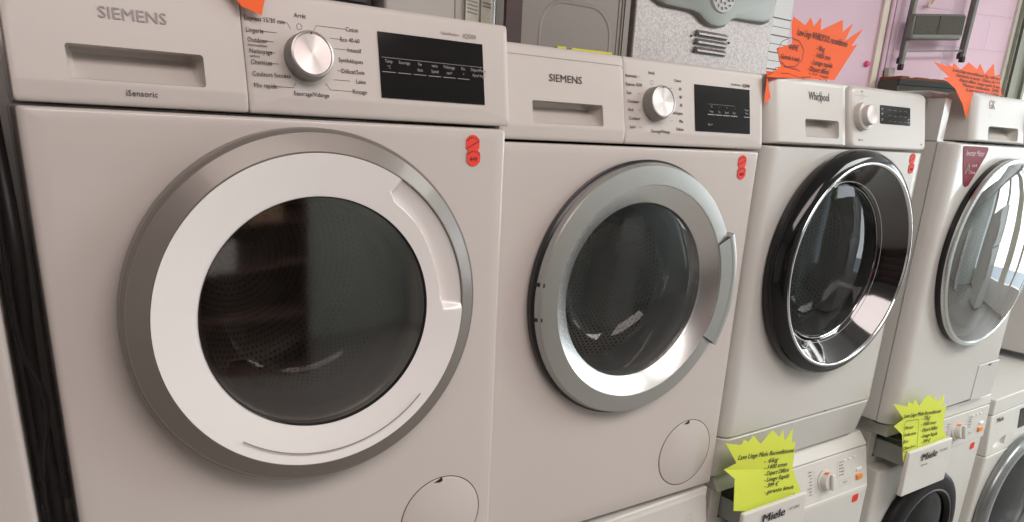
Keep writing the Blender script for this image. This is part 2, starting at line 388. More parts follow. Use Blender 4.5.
for i, (a, b) in enumerate([('Temp', '\u00b0C'), ('Essorage', ''), ('Fin', 'dans'), ('vario', 'Speed'), ('Pr\u00e9lavage', 'eau+'), ('Rin.', '+'), ('D\u00e9part/Pause', 'Ajout linge')]):
    x = .4115 + i * .0225 + (0.002 if i == 6 else 0)
    ink.text(a, x, .0735, .0058, surf1(x, .0735) - .0022, t1, 'CENTER', sx=0.8)
    if b: ink.text(b, x, .0665, .0058, surf1(x, .0665) - .0022, t1, 'CENTER', sx=0.8)
    if i < 6: ink.line(x - .0095, .0605, x + .0095, .0605, .0008, lambda x, z: surf1(x, z) - .001)
ink.build('display_lettering', INKW, dp1, off1)
Ink().text('iQ500', .548, .1165, .0085, surf1(.5, .1165) - .0008, t1, 'RIGHT', bold=.0001).text('VarioPerfect', .520, .1165, .0055, surf1(.5, .1165) - .0008, t1, 'RIGHT').build('model_lettering', INKG, p1, off1)
sticker(r1, off1, [(.539, -.0250), (.5405, -.0435)])
flap(r1, off1, (0.499, -0.617), 0.0735)
# door: grey outer rim, pearl ring with handle scoop, glass pane and bowl
cc = (0.2965, -0.2435)
g = link('door_rim', lathe([(0.224, 0.0), (0.2300, -0.004), (0.2315, -0.012), (0.2314, -0.031), (0.2300, -0.0355), (0.2275, -0.0380), (0.2262, -0.0380), (0.2050, -0.0478), (0.2036, -0.0478), (0.2032, -0.030)], cc, 128), GREYRING, r1, off1, 14)
def INNER(ad):
    return 0.1700 + 0.0045 * sst(15, 45, ad) + 0.0050 * (1 - sst(-2, 6, ad)) + 0.006 * sst(54, 58.5, ad)
bm = bmesh.new(); NA, NR = 360, 52; grid = []
ra, rb = 0.1510, 0.2030
def sst(a, b, x):
    t = max(0, min(1, (x - a) / (b - a))); return t * t * (3 - 2 * t)
for j in range(NR + 1):
    r = ra + (rb - ra) * j / NR; row = []
    for k in range(NA):
        a = 2 * PI * k / NA; ad = math.degrees(a); ad = ad - 360 if ad > 180 else ad
        y = -0.0375 - 0.0112 * (r - ra) / (rb - ra)
        inner = INNER(ad)
        s = sst(-2.6, 0.2, ad) * (1 - sst(56.5, 59.0, ad)) * sst(inner, inner + 0.0030, r)
        tt = max(0, min(1, (r - inner) / (rb - inner))); y += (0.0145 - 0.0100 * tt) * s
        row.append(bm.verts.new((cc[0] + r * math.cos(a), y, cc[1] + r * math.sin(a))))
    grid.append(row)
ringb = [bm.verts.new((v.co.x, -0.026, v.co.z)) for v in grid[-1]]
ringi = [bm.verts.new((v.co.x, -0.0335, v.co.z)) for v in grid[0]]
for rw in [(ringi, grid[0])] + list(zip(grid, grid[1:])) + [(grid[-1], ringb)]:
    for k in range(NA): bm.faces.new((rw[0][k], rw[0][(k + 1) % NA], rw[1][(k + 1) % NA], rw[1][k]))
dr1 = link('door_ring', bm, WHITERING, r1, off1, 60)
link('ring_groove', lathe([(0.1862, -0.0488), (0.1862, -0.0492), (0.1880, -0.0492), (0.1880, -0.0488)], cc, 64, a0=math.radians(-127), a1=math.radians(-43)), INKG, dr1, off1)
link('glass_seal', lathe([(0.1512, -0.0385), (0.1497, -0.0365), (0.1490, -0.034)], cc, 128), BLACK, dr1, off1)
pane = link('door_glass', lathe([(0.1503, -0.0350), (0.12, -0.0375), (0.08, -0.0390), (0.04, -0.0398), (0, -0.04)], cc, 128), GL1, r1, off1, 80)
link('glass_bowl', lathe([(0.1490, -0.012), (0.138, 0.005), (0.128, 0.03), (0.118, 0.055), (0.10, 0.068), (0.06, 0.074), (0, 0.076)], cc, 96), BOWL, pane, off1, 80)
link('bowl_collar', lathe([(0.158, -0.002), (0.150, -0.020), (0.143, -0.014), (0.139, 0.002), (0.150, 0.004)], cc, 96), STEELD, pane, off1, 60)
drum_parts(r1, off1, cc[0], cc[1], 0.155)

# ---------------------------------------------------------------- machine 2
M2H = 0.737
r2, off2, surf2 = siemens('washing_machine', 'white front-loader with satin silver door ring and grab handle, left of the black porthole', (0.605, 0.0321, Z0 - 0.0178 - M2H), math.radians(-2.2575), M2H, (0.299, -0.2565), 0.165, 0.20)
lab = [('Arr\u00eat', 'C', .3120, .1185, None, None, None)]
for i, s_ in enumerate(['Automatic', 'Express 15/30', 'Soie', 'Chemises', 'Nuit', 'Couleurs', 'Laine']):
    lab.append((s_, 'L', .2520 + .0012 * i, .1105 - .0135 * i, .2800, .2870 if i in (1, 5) else .2850, None))
for i, s_ in enumerate(['Coton', '60', '40', '30', 'Synth\u00e9tiques', 'Mix', 'D\u00e9licat']):
    lab.append((s_, 'R', .3820 + .0006 * i, .1105 - .0135 * i, .3600 if i not in (0, 4, 6) else None, .3540, None))
lab.append(('Essorage/Vidange', 'C', .3300, .0240, None, None, None))
d2, p2, dp2, t2 = siemens_panel(r2, off2, surf2, 0.2490, INKD, ('SIEMENS', .1280, .0945, .0160, .0640), None, 0.3180, 0.0275, (.4150, .5620, .0285, .1080), lab, PANEL, (0.0620, 0.2020, 0.0265, 0.0600), 0.20)
s2 = lambda x, z: surf2(x, z) - .001
ink = Ink()
for i in range(4):
    x = .4560 + .0205 * i; ink.line(x - .009, .0585, x + .009, .0585, .0016, s2); ink.text(['Temp', 'Fin', 'Speed', 'Eau+'][i], x, .0640, .0055, surf2(x, .064) - .0022, t2, 'CENTER', sx=.8); ink.text(['\u00b0C', '-', '+', '-'][i], x, .0720, .0055, surf2(x, .072) - .0022, t2, 'CENTER')
ink.line(.448, .0765, .520, .0765, .0004, s2); ink.line(.545, .0585, .561, .0585, .0014, s2); ink.text('D\u00e9part', .552, .071, .0052, surf2(.55, .071) - .0022, t2, 'CENTER', sx=.75); ink.text('Pause', .552, .065, .0052, surf2(.55, .065) - .0022, t2, 'CENTER', sx=.75)
ink.text('Rin.+', .452, .041, .006, surf2(.45, .04) - .0022, t2, 'CENTER')
ink.build('display_lettering', INKW, dp2, off2)
Ink().text('iQ500', .563, .1145, .008, surf2(.5, .1145) - .0008, t2, 'RIGHT', bold=.00015).text('VarioPerfect', .538, .1145, .0052, surf2(.5, .1145) - .0008, t2, 'RIGHT').build('model_lettering', INKD, p2, off2)
Ink().line(.004, .1243, .245, .1243, .0009, surf2).line(.245, .1243, .2475, .120, .0009, surf2).build('drawer_seam', INKG, d2, off2)
sticker(r2, off2, [(.5500, -.0230), (.5520, -.0435)])
flap(r2, off2, (0.4980, -0.6265), 0.0755)
cc = (0.299, -0.2565)
link('door_rim', lathe([(0.222, 0.0), (0.2325, -0.004), (0.2335, -0.014), (0.2290, -0.0185), (0.215, -0.020)], cc, 128), BLACK, r2, off2, 40)
dr = link('door_ring', lathe([(0.2275, -0.012), (0.2290, -0.020), (0.2265, -0.0290), (0.2245, -0.0310), (0.1945, -0.0360), (0.1932, -0.0360), (0.1928, -0.0350)], cc, 128), SILVER, r2, off2, 16)
link('ring_bevel', lathe([(0.1930, -0.0352), (0.1925, -0.0345), (0.1630, -0.0165), (0.1605, -0.0140), (0.1595, -0.008), (0.1585, 0.012)], cc, 128), SILVERB, dr, off2, 20)
hb = lathe([(0.2240, -0.010), (0.2240, -0.0370), (0.2290, -0.0385), (0.2400, -0.0350), (0.2425, -0.030), (0.2425, -0.012), (0.2240, -0.010)], cc, 40, cap0=True, a0=math.radians(-30), a1=math.radians(25))
link('door_handle', hb, SILVER, dr, off2, 40)
link('handle_face', lathe([(0.1935, -0.0362), (0.1945, -0.0375), (0.2240, -0.0375), (0.2245, -0.0335)], cc, 40, a0=math.radians(-30), a1=math.radians(25)), SILVER, dr, off2, 40)
for a in (-30.15, 25.15):
    a = math.radians(a); link('seam_line', lathe([(0.1932, -0.0358), (0.1932, -0.0382), (0.2255, -0.0382), (0.2255, -0.03)], cc, 1, a0=a - .003, a1=a + .003), BLACK, dr, off2)
for a in (172, 187):
    a = math.radians(a); link('hinge_slot', lathe([(0.2215, -0.0322), (0.2230, -0.0322), (0.2300, -0.0225), (0.2310, -0.018)], cc, 2, a0=a - .014, a1=a + .014), BLACK, dr, off2)
pane = link('door_glass', lathe([(0.1600, -0.0100), (0.150, -0.0125), (0.12, -0.0155), (0.06, -0.018), (0, -0.0185)], cc, 128), GL2, r2, off2, 80)
link('glass_bowl', lathe([(0.1575, 0.014), (0.146, 0.030), (0.134, 0.055), (0.120, 0.080), (0.085, 0.092), (0.04, 0.097), (0, 0.098)], cc, 96), BOWL, pane, off2, 80)
drum_parts(r2, off2, cc[0], cc[1], 0.160)

# ---------------------------------------------------------------- machine 3 (black porthole)
M3H = 0.7505; W = 0.595
r3 = thing('washing_machine', 'white front-loader with big gloss black porthole, orange starburst card on its top', 'washing machine', (1.2269, 0.0082, Z0 - 0.0061 - M3H), math.radians(-1.106)); off3 = (0, 0, M3H)
surf3 = lambda x, z: max(0, z) * 0.21 + 0.05 * max(0, (0.03 - x) / 0.03) ** 2.2 * 0
link('body', sheet((0, W, -0.6356, -0.002), 0.55, flat, circle(.2975, -.2565, .185), (.2975, -.2565), rx=0.028, rz=0.003, rd=0.026, nseg=6), ENAMEL2, r3, off3, 40)
link('kick_panel', sheet((0, W, -(M3H - 0.010), -0.6375), 0.55, lambda x, z: 0.0 + max(0, -0.6375 - z) * 0.20, None, rx=0.028, rz=0.003, rd=0.026, nseg=6), ENAMEL2, r3, off3, 40)
cabinet(r3, off3, W, 0.55, 0.1310, 0.04, ENAMEL2, h=M3H)
dw = .274
d3 = link('detergent_drawer', sheet((-0.002, dw, 0.001, 0.1315), 0.10, lambda x, z: surf3(x, z) - 0.003, rrect(.1130, .2300, .0180, .0535, .006), None, rx=0.030, rz=0.006, rd=0.028, nseg=6, recess=[(0, .012), (.06, .026), (.12, .032)]), PANEL2, r3, off3, 40)
Ink().text('Whirlpool', .1600, .0975, .0235, surf3(0, .0975) - .0036, .21, 'CENTER', bold=.0001, sx=.72).poly([(.1600, .103), (.1660, .1085), (.1700, .104), (.1640, .092), (.1580, .0870), (.1600, .093)], .0009, lambda x, z: surf3(x, z) - .003).build('brand_lettering', INKD, d3, off3)
p3 = link('control_panel', sheet((dw + .0015, W, 0.001, 0.1285), 0.10, surf3, None, rx=0.010, rz=0.006, rd=0.012, crad=.012), PANEL2, r3, off3, 40)
knob(p3, off3, .3180, .0665, surf3(0, .0665), .21, [(.0300, 0), (.0295, -.008), (.0285, -.012), (.022, -.014), (.0215, -.024), (.0208, -.0255)], [(.0208, -.0255), (.0195, -.0262), (.017, -.0255), (0, -.025)], side=PANEL2, face=mat('knob_cap', (.62, .58, .56), .3, .1))
ink = Ink(); ink.poly([(.29, .11), (.345, .11)], .0005, surf3); ink.line(.318, .101, .318, .115, .0005, surf3); ink.line(.325, .101, .325, .115, .0005, surf3); ink.text('\u2116', .321, .121, .006, surf3(0, .121) - .0006, .21, 'CENTER') if False else None
ink.text('Start', .321, .1195, .0045, surf3(0, .1195) - .0006, .21, 'CENTER').text('6th sense', .316, .0185, .0048, surf3(0, .0185) - .0006, .21, 'CENTER').text('8 kg', .5700, .016, .005, surf3(0, .016) - .0006, .21, 'CENTER')
ink.build('programme_lettering', INKG, p3, off3)
dp3 = patch(rrect(.3920, .5180, .0560, .0955, .003), surf3, -.0012, DISPLAY, 'display', p3, off3, .002)
ink = Ink(); s3 = lambda x, z: surf3(x, z) - .0012
for i, (x, z) in enumerate([(.399, .088), (.399, .078), (.399, .066), (.511, .070), (.511, .063)]): ink.line(x - .004, z, x + .004, z, .0014, s3); ink.line(x - .004, z - .003, x + .002, z - .003, .0007, s3)
for i in range(4):
    for j in range(3): ink.line(.425 + .022 * i, .0625 + j * .012, .437 + .022 * i, .0625 + j * .012, .0004, s3)
ink.build('display_lettering', INKW, dp3, off3)
sticker(r3, off3, [(.5370, -.0170), (.5400, -.0390)])
Ink().line(.37, -.6330, .382, -.6330, .002).build('panel_screw', BLACK, r3, off3)
cc = (.2975, -.2565)
dr = link('door_ring', lathe([(.240, 0.0), (.2535, -.003), (.2560, -.012), (.2550, -.026), (.2490, -.038), (.2390, -.0455), (.2300, -.0480)], cc, 128), GLOSSBLACK, r3, off3, 60)
link('chrome_trim', lathe([(.2305, -.0478), (.2285, -.0500), (.2255, -.0500), (.2235, -.0470), (.2225, -.0440)], cc, 128), CHROME, dr, off3, 60)
link('door_funnel', lathe([(.2230, -.0440), (.2100, -.0280), (.1950, -.0100), (.1830, .004), (.1770, .010), (.1720, .012)], cc, 128), mat('black_funnel_gloss', (.006, .006, .007), .07, spec=1.0, coat=1.0), dr, off3, 70)
link('inner_trim', lathe([(.1780, .0075), (.1765, .0062), (.1750, .0075)], cc, 96), CHROME, dr, off3, 60)
pane = link('door_glass', lathe([(.1760, .0065), (.15, .003), (.10, .000), (.05, -.002), (0, -.0025)], cc, 128), GL3, r3, off3, 80)
link('glass_bowl', lathe([(.1730, .012), (.160, .030), (.148, .055), (.130, .078), (.09, .092), (.04, .097), (0, .098)], cc, 96), BOWL, pane, off3, 80)
drum_parts(r3, off3, cc[0], cc[1], .172, .243)

# ---------------------------------------------------------------- machine 4 (silver rim, mirror glass)
M4H = .7646; W = .600
r4 = thing('washing_machine', 'white front-loader with bulging mirror-like glass door and burgundy triangular sticker, cut by the right edge', 'washing machine', (1.8775, -.0378, Z0 + .0213 - M4H), math.radians(-.86)); off4 = (0, 0, M4H)
link('body', sheet((0, W, -(M4H - .018), -.002), .040, flat, circle(.312, -.290, .215), (.312, -.290), rx=0.034, rz=0.004, rd=0.036, nseg=6, cap=False), ENAMEL2, r4, off4, 40)
link('side_casing', sheet((0.002, W - .002, -(M4H - .018), 0.0), .56, lambda x, z: .042, circle(.312, -.290, .235), (.312, -.290), rx=.001, rz=.001, rd=.001), ENAMEL2, r4, off4, 40)
cabinet(r4, off4, W, .56, .1165, .085, ENAMEL2, h=M4H)
surf4 = lambda x, z: max(0, z) * .16
link('side_pillar', boxes((0.0, .030, .043, .085, .0, .098)), ENAMEL2, r4, off4)
d4 = link('detergent_drawer', sheet((.082, .385, .003, .1165), .085, surf4, rrect(.165, .335, .008, .042, .010), None, rx=.03, rz=.006, rd=.012, nseg=5, recess=[(0, .012), (.05, .03), (.1, .036)]), PANEL2, r4, off4, 40)
Ink().text('GK', .175, .092, .030, surf4(0, .092) - .0008, .16, 'CENTER', bold=.0002, sx=.8).line(.165, .060, .165, .072, .001, surf4).build('brand_lettering', INKG, d4, off4)
p4 = link('control_panel', sheet((.387, W, .003, .1165), .085, lambda x, z: surf4(x, z) + .006, None, rx=.01, rz=.006, rd=.012), PANEL2, r4, off4, 40)
knob(p4, off4, .44, .066, surf4(0, .066) + .006, .16, [(.034, 0), (.033, -.016), (.030, -.022), (.029, -.024)], [(.029, -.024), (.027, -.0248), (0, -.0242)], side=SILVER)
patch(rrect(.49, .585, .04, .10, .004), lambda x, z: surf4(x, z) + .006, -.0012, DISPLAY, 'display', p4, off4, .002)
tri = [(.046, -.012), (.052, -.009), (.172, -.009), (.178, -.014), (.172, -.030), (.128, -.088), (.115, -.104), (.100, -.108), (.088, -.102), (.066, -.058)]
ts = patch(tri, flat, -.0012, mat('burgundy_sticker', (.20, .018, .035), .5, spec=.2), 'energy_sticker', r4, off4, .001)
Ink().text('Inverter Motor', .112, -.026, .019, -.0018, 0, 'CENTER', sx=.8).text('A', .092, -.064, .036, -.0018, 0, 'CENTER', bold=.0003).text('+++', .122, -.056, .016, -.0018, 0, 'CENTER').text('10 ans', .120, -.072, .011, -.0018, 0, 'CENTER').build('sticker_print', mat('pale_print', (.75, .6, .6), .5), ts, off4)
cc = (.312, -.290)
dr = link('door_rim', lathe([(.235, 0), (.2560, -.001), (.2565, -.006), (.2560, -.016)], cc, 128), GLOSSBLACK, r4, off4, 50)
link('door_ring', lathe([(.2560, -.016), (.2565, -.022), (.2545, -.027), (.2470, -.029), (.2450, -.027), (.2445, -.024)], cc, 128), SILVERB, r4, off4, 40)
pane = link('door_glass', lathe([(.2447, -.0260), (.235, -.0330), (.21, -.042), (.16, -.052), (.08, -.0585), (0, -.0605)], cc, 128), GL4, r4, off4, 80)
link('glass_bowl', lathe([(.21, -.012), (.19, .02), (.16, .06), (.12, .085), (.06, .094), (0, .096)], cc, 64), BOWL, pane, off4, 80)
drum_parts(r4, off4, cc[0], cc[1], .205, .245)
fl = link('filter_flap', sheet((.4500, .5860, -.7480, -.6340), .004, lambda x, z: -.0016, None, rx=.002, rz=.002, rd=.0016, crad=.004), ENAMEL2, r4, off4, 30)
Ink().poly(rrect(.4485, .5875, -.7495, -.6325, .005), .0012, flat, True).build('flap_gap', INKG, fl, off4)
Ink().fill([(.514, -.6385), (.532, -.6385), (.528, -.6445), (.510, -.6445)], flat, -.0022).build('flap_notch', BLACK, fl, off4)

# ================================================================== LOWER ROW
def lower_machine(label, x, y, ztop, kind, rz=0.0, drawer_out=0.0, lid=(.022, .022), pan=(.022, .0)):
    """Floor standing front-loader, local z = 0 is its top"""
    H = ztop; W = .600; root = thing('washing_machine', label, 'washing machine', (x, y, 0), rz); off = (0, 0, H)
    dc = (.268, -.412) if kind != 'grey' else (.285, -.430)
    dr_ = {'black': .215, 'grey': .258, 'display': .2}[kind]
    tl = 0.030
    surf = lambda X, Z: pan[1] + (Z + .148) / .114 * (pan[0] - pan[1])
    gf = kind == 'grey'; lb = -.055 if gf else -.034
    if gf: lid = (.014, .012)
    link('body', sheet((0, W, -(H - .012), -.1415 if kind != 'grey' else -.2015), .56, flat, circle(dc[0], dc[1], dr_ - .05), dc, rx=.010, rz=.003, rd=.010), MIELE, root, off, 40)
    link('side_casing', boxes((.001, W - .001, .0 + (.32 if kind == 'black' else .10), .56, -.1415 if kind != 'grey' else -.2015, -.03)), MIELE, root, off)
    bm = bmesh.new(); pr_ = [(lid[0], 0), (lid[1], lb + .004), (lid[1], lb), (.57, lb), (.57, 0)]
    e0 = [bm.verts.new((0, y_, z_)) for y_, z_ in pr_]; e1 = [bm.verts.new((W, y_, z_)) for y_, z_ in pr_]
    bm.faces.new(e0); bm.faces.new(e1[::-1])
    for k in range(5): bm.faces.new((e0[k], e0[(k + 1) % 5], e1[(k + 1) % 5], e1[k]))
    bevel(link('worktop', bm, MIELE, root, off), .004, 3)
    for fx in (.06, W - .06):
        for fy in (.06, .5): link('foot', lathe_z([(.02, 0), (.022, .004), (.022, .012), (.012, .014), (.012, .03)], (fx, fy, 0)), BLACK, root)
    if kind in ('black',):
        dx1 = .232
        p = link('control_panel', sheet((dx1 + .001, W, -.148, -.036), .10, surf, None, rx=.003, rz=.003, rd=.003, cap=False), MIELE, root, off, 35)
        link('bay_frame', sheet((0, dx1, -.1412, -.034), .10, lambda X, Z: .048, rrect(.034, dx1 - .006, -.118, -.044, .003), None, rx=.002, rz=.002, rd=.002, cap=False), MIELE, root, off, 35)
        link('drawer_bay', boxes((.030, dx1, .10, .30, -.126, -.122), (.030, .034, .10, .30, -.122, -.042), (dx1 - .006, dx1, .10, .30, -.122, -.042), (.030, dx1, .30, .302, -.126, -.042)), mat('bay_grey', (.22, .22, .21), .5), p, off)
        link('casing_sides', boxes((.001, .012, .101, .318, -.1412, -.036), (W - .012, W - .001, .101, .318, -.1412, -.036)), MIELE, root, off)
        do = drawer_out; yf = -do
        d = link('detergent_drawer', sheet((.001, dx1 - .001, -.186, -.052), yf + .012, lambda X, Z: yf + (Z + .140) * .03, None, rx=.003, rz=.004, rd=.003, crad=.004), MIELE, root, off, 35)
        link('drawer_tray', boxes((.040, dx1 - .014, yf + .012, yf + .26, -.114, -.110), (.040, .043, yf + .012, yf + .26, -.110, -.062), (dx1 - .017, dx1 - .014, yf + .012, yf + .26, -.095, -.062), (.040, dx1 - .014, yf + .255, yf + .26, -.110, -.062), (.095, .098, yf + .012, yf + .26, -.110, -.066)), mat('grey_tray', (.42, .43, .42), .4), d, off)
        Ink().text('Miele', .108, -.080, .032, yf - .0014, 0, 'CENTER', bold=.0011, fit=.080).build('brand_lettering', INKD, d, off)
        Ink().text('W 3365', .185, -.079, .012, yf - .0006, 0, 'CENTER').text('Softtronic', .090, -.105, .009, yf - .0006, 0, 'CENTER').build('small_lettering', INKG, d, off)
        kx, kz = .405, -.092; t = math.atan(.2)
        k, Mx = knob(p, off, kx, kz, surf(kx, kz), t, [(.0300, 0), (.0295, -.003), (.0235, -.004), (.0230, -.018), (.0220, -.020)], [(.0220, -.020), (.020, -.0205), (0, -.020)], side=MIELE, face=MIELE)
        gb = boxes((-.006, .006, -.029, -.020, -.021, .021)); gb.transform(Mx); bevel(link('knob_grip', gb, MIELE, k, off), .003, 2)
        gm = lathe([(.0236, -.0045), (.0236, -.0170)], (0, 0), 24, a0=math.radians(40), a1=math.radians(120)); gm.transform(Mx); link('knob_mark', gm, mat('orange_mark', (.75, .18, .04), .5), k, off)
        ink = Ink()
        for i in range(8): ink.text(['Coton', 'Synth.', 'Fin', 'Laine', 'Soie', 'Express', 'Jeans', 'Auto'][i], .352, -.058 - .0085 * i, .0065, surf(0, -.058 - .0085 * i) - .0006, t, 'RIGHT', sx=.9); ink.line(.356, -.058 - .0085 * i, .370, -.066 - .0065 * i, .0004, surf)
        for i in range(5): ink.text(['Court', 'Eau plus', 'Pr\u00e9lavage', 'Trempage', 'Essorage'][i], .470, -.058 - .0085 * i, .0065, surf(0, -.058 - .0085 * i) - .0006, t, 'LEFT', sx=.9)
        ink.poly([(.464, -.052), (.464, -.100)], .0006, surf).poly([(.262, -.052), (.258, -.052), (.258, -.112), (.262, -.112)], .0006, surf).poly([(.470, -.108), (.520, -.108), (.520, -.122), (.470, -.122), (.470, -.108)], .0005, surf).text('Depart', .495, -.115, .007, surf(0, -.115) - .0006, t, 'CENTER')
        ink.build('programme_lettering', INKG, p, off)
        for bx in (.495, .518, .542): bm = boxes((bx - .005, bx + .005, surf(0, -.056) - .003, surf(0, -.056) + .002, -.059, -.054)); link('option_button', bm, WHITERING, p, off)
        bm = boxes((.545, .572, surf(0, -.112) - .006, surf(0, -.112) + .003, -.121, -.106)); bevel(link('start_button', bm, mat('amber_button', (.80, .30, .05), .4), p, off), .002)
        bm = boxes((.548, .572, surf(0, -.092) - .004, surf(0, -.092) + .003, -.098, -.088)); bevel(link('door_button', bm, WHITERING, p, off), .002)
        bm = boxes((.268, .292, surf(0, -.124) - .004, surf(0, -.124) + .003, -.130, -.120)); bevel(link('power_button', bm, WHITERING, p, off), .002)
        st = patch(rrect(.530, .557, -.183, -.160, .006), flat, -.0012, REDST, 'price_sticker', root, off, .001)
        Ink().line(.540, -.177, .548, -.165, .001, lambda X, Z: -.0012).build('sticker_print', MARKER, st, off)
        rim = link('door_ring', lathe([(dr_ - .02, 0), (dr_, -.002), (dr_ + .002, -.012), (dr_ - .004, -.026), (dr_ - .020, -.034), (dr_ - .055, -.036), (dr_ - .066, -.030), (dr_ - .070, .0)], dc, 96), mat('satin_black_plastic', (.008, .008, .009), .5, spec=.2), root, off, 55)
        link('ring_trim', lathe([(dr_ - .052, -.0362), (dr_ - .055, -.0375), (dr_ - .058, -.0362)], dc, 96), STEELD, rim, off)
    elif kind == 'grey':
        surf = lambda X, Z: (Z + .200) * .10
        p = link('control_panel', sheet((0, W, -.200, -.057), .10, surf, [(.050, -.162), (.080, -.156), (.128, -.146), (.134, -.148), (.130, -.178), (.122, -.184), (.048, -.184), (.042, -.178)], (.090, -.168), rx=.004, rz=.003, rd=.004, recess=[(0, .01), (.08, .022)]), MIELE, root, off, 35)
        t = math.atan(.10)
        Ink().text('Miele', .070, -.080, .024, surf(0, -.080) - .0012, t, 'CENTER', bold=.0002, fit=.050).build('brand_lettering', INKD, p, off)
        dp = patch(rrect(.225, .340, -.142, -.072, .003), surf, -.0012, DISPLAY, 'display', p, off, .002)
        Ink().text('1:59', .28, -.10, .02, surf(0, -.10) - .002, t, 'CENTER').build('display_lettering', INKW, dp, off)
        knob(p, off, .43, -.108, surf(0, -.108), t, [(.0300, 0), (.029, -.018), (.028, -.020)], [(.028, -.020), (0, -.0205)])
        Ink().line(.052, -.112, .060, -.112, .001, surf).line(.052, -.124, .060, -.124, .001, surf).build('small_lettering', INKG, p, off)
        link('door_ring', lathe([(dr_ - .02, 0), (dr_ - .001, -.003), (dr_, -.018), (dr_ - .006, -.030), (dr_ - .020, -.036), (dr_ - .040, -.036), (dr_ - .062, -.026), (dr_ - .070, -.010), (dr_ - .072, .0)], dc, 128), mat('steel_grey_ring', (.26, .27, .27), .3, .7), root, off, 55)
    else:
        p = link('control_panel', sheet((0, W, -.140, -.008), .10, lambda X, Z: surf(X, Z) - .004, None, rx=.006, rz=.010, rd=.014, crad=.012), PANEL2, root, off, 35)
        s_ = lambda X, Z: surf(X, Z) - .004
        dp = patch([(.340, -.118), (.485, -.118), (.485, -.058), (.340, -.058)], s_, -.0012, DISPLAY, 'display', p, off, .002)
        Ink().text('0:48', .462, -.076, .014, s_(0, -.076) - .002, math.atan(.2), 'CENTER').build('display_lettering', INKW, dp, off)
        ink = Ink(); ink.poly(rrect(.530, .546, -.075, -.050, .006), .0007, s_, True).line(.538, -.066, .538, -.058, .0007, s_).line(.512, -.086, .566, -.086, .0006, s_)
        ink.build('programme_lettering', INKG, p, off)
        knob(p, off, .27, -.078, s_(0, -.078), math.atan(.2), [(.03, 0), (.029, -.018), (.028, -.02)], [(.028, -.02), (0, -.0205)])
        link('door_ring', lathe([(dr_ - .02, 0), (dr_, -.003), (dr_, -.022), (dr_ - .02, -.034), (dr_ - .045, -.034), (dr_ - .055, -.010)], dc, 96), SILVER, root, off, 55)
    gr = dr_ - (.060 if kind != 'grey' else .068)
    pane = link('door_glass', lathe([(gr + .004, -.020), (gr * .8, -.028), (gr * .4, -.034), (0, -.036)], dc, 96), GL5 if kind == 'black' else GL3, root, off, 80)
    link('glass_bowl', lathe([(gr, -.004), (gr * .93, .03), (gr * .8, .06), (gr * .45, .078), (0, .083)], dc, 64), BOWL, pane, off, 80)
    drum_parts(root, off, dc[0], dc[1], min(gr + .008, .185), .225)
    return root
lower_machine('white machine with small black display, almost hidden beneath the silver-ringed front-loader', .606, -.004, Z0 - .755, 'display')
lower_machine('open-drawer floor machine holding a yellow starburst card, under the black-doored machine', 1.257, -.003, Z0 - .7567, 'black', math.radians(-2.1), .052, (.055, .030), (.030, .003))
lower_machine('open-drawer floor machine with black door ring, under the machine with the mirror-like door', 1.925, -.014, Z0 - .7435, 'black', math.radians(-2.0), .072, (.006, .001), (.001, -.003))
lower_machine('floor machine with wide steel-grey door ring and nothing stacked on its front, bottom right corner', 2.552, -.052, Z0 - .770, 'grey')
lower_machine('floor machine beyond the grey-doored one, only a sliver of its top in view', 3.160, -.03, Z0 - .770, 'display')

# machine stacked at the far right: only its left side shows
rt = thing('washing_machine', 'plain side of a stacked white machine seen past the mirror-like door', 'washing machine', (3.160, .02, Z0 - .770)); oR = (0, 0, .745)
link('body', sheet((0, .6, -.715, -.002), .55, flat, circle(.3, -.27, .16), (.3, -.27), rx=.01, rz=.004, rd=.01), ENAMEL2, rt, oR, 40)
cabinet(rt, oR, .6, .55, .105, .04, ENAMEL2)
link('control_panel', sheet((0, .6, .001, .103), .09, lambda x, z: z * .2, None, crad=.01), PANEL2, rt, oR, 40)
link('door_ring', lathe([(.19, 0), (.21, -.003), (.21, -.02), (.19, -.032), (.165, -.03), (.155, -.01)], (.3, -.27)), SILVER, rt, oR, 50)
link('door_glass', lathe([(.16, -.02), (.1, -.03), (0, -.035)], (.3, -.27)), GL3, rt, oR, 80)
drum_parts(rt, oR, .3, -.27, .158)

# ---------------------------------------------------------------- machine 0: at the left edge
r0 = thing('washing_machine', 'smooth white front of a machine at the lower left edge, left of the dark gap', 'washing machine', (-.638, .0, Z0 - .737)); o0 = (0, 0, .737)
link('body', sheet((0, .598, -.722, -.002), .55, flat, circle(.299, -.25, .16), (.299, -.25), rx=.008, rz=.004, rd=.008), ENAMEL, r0, o0, 40)
cabinet(r0, o0, .598, .55, .12, .035, ENAMEL)
link('control_panel', sheet((0, .598, .001, .118), .09, lambda x, z: z * .2, None, crad=.01), PANEL, r0, o0, 40)
link('door_ring', lathe([(.21, 0), (.222, -.003), (.222, -.02), (.20, -.034), (.17, -.03), (.158, -.01)], (.299, -.25)), SILVER, r0, o0, 50)
link('door_glass', lathe([(.16, -.02), (.1, -.03), (0, -.035)], (.299, -.25)), GL3, r0, o0, 80)
drum_parts(r0, o0, .299, -.25, .158)

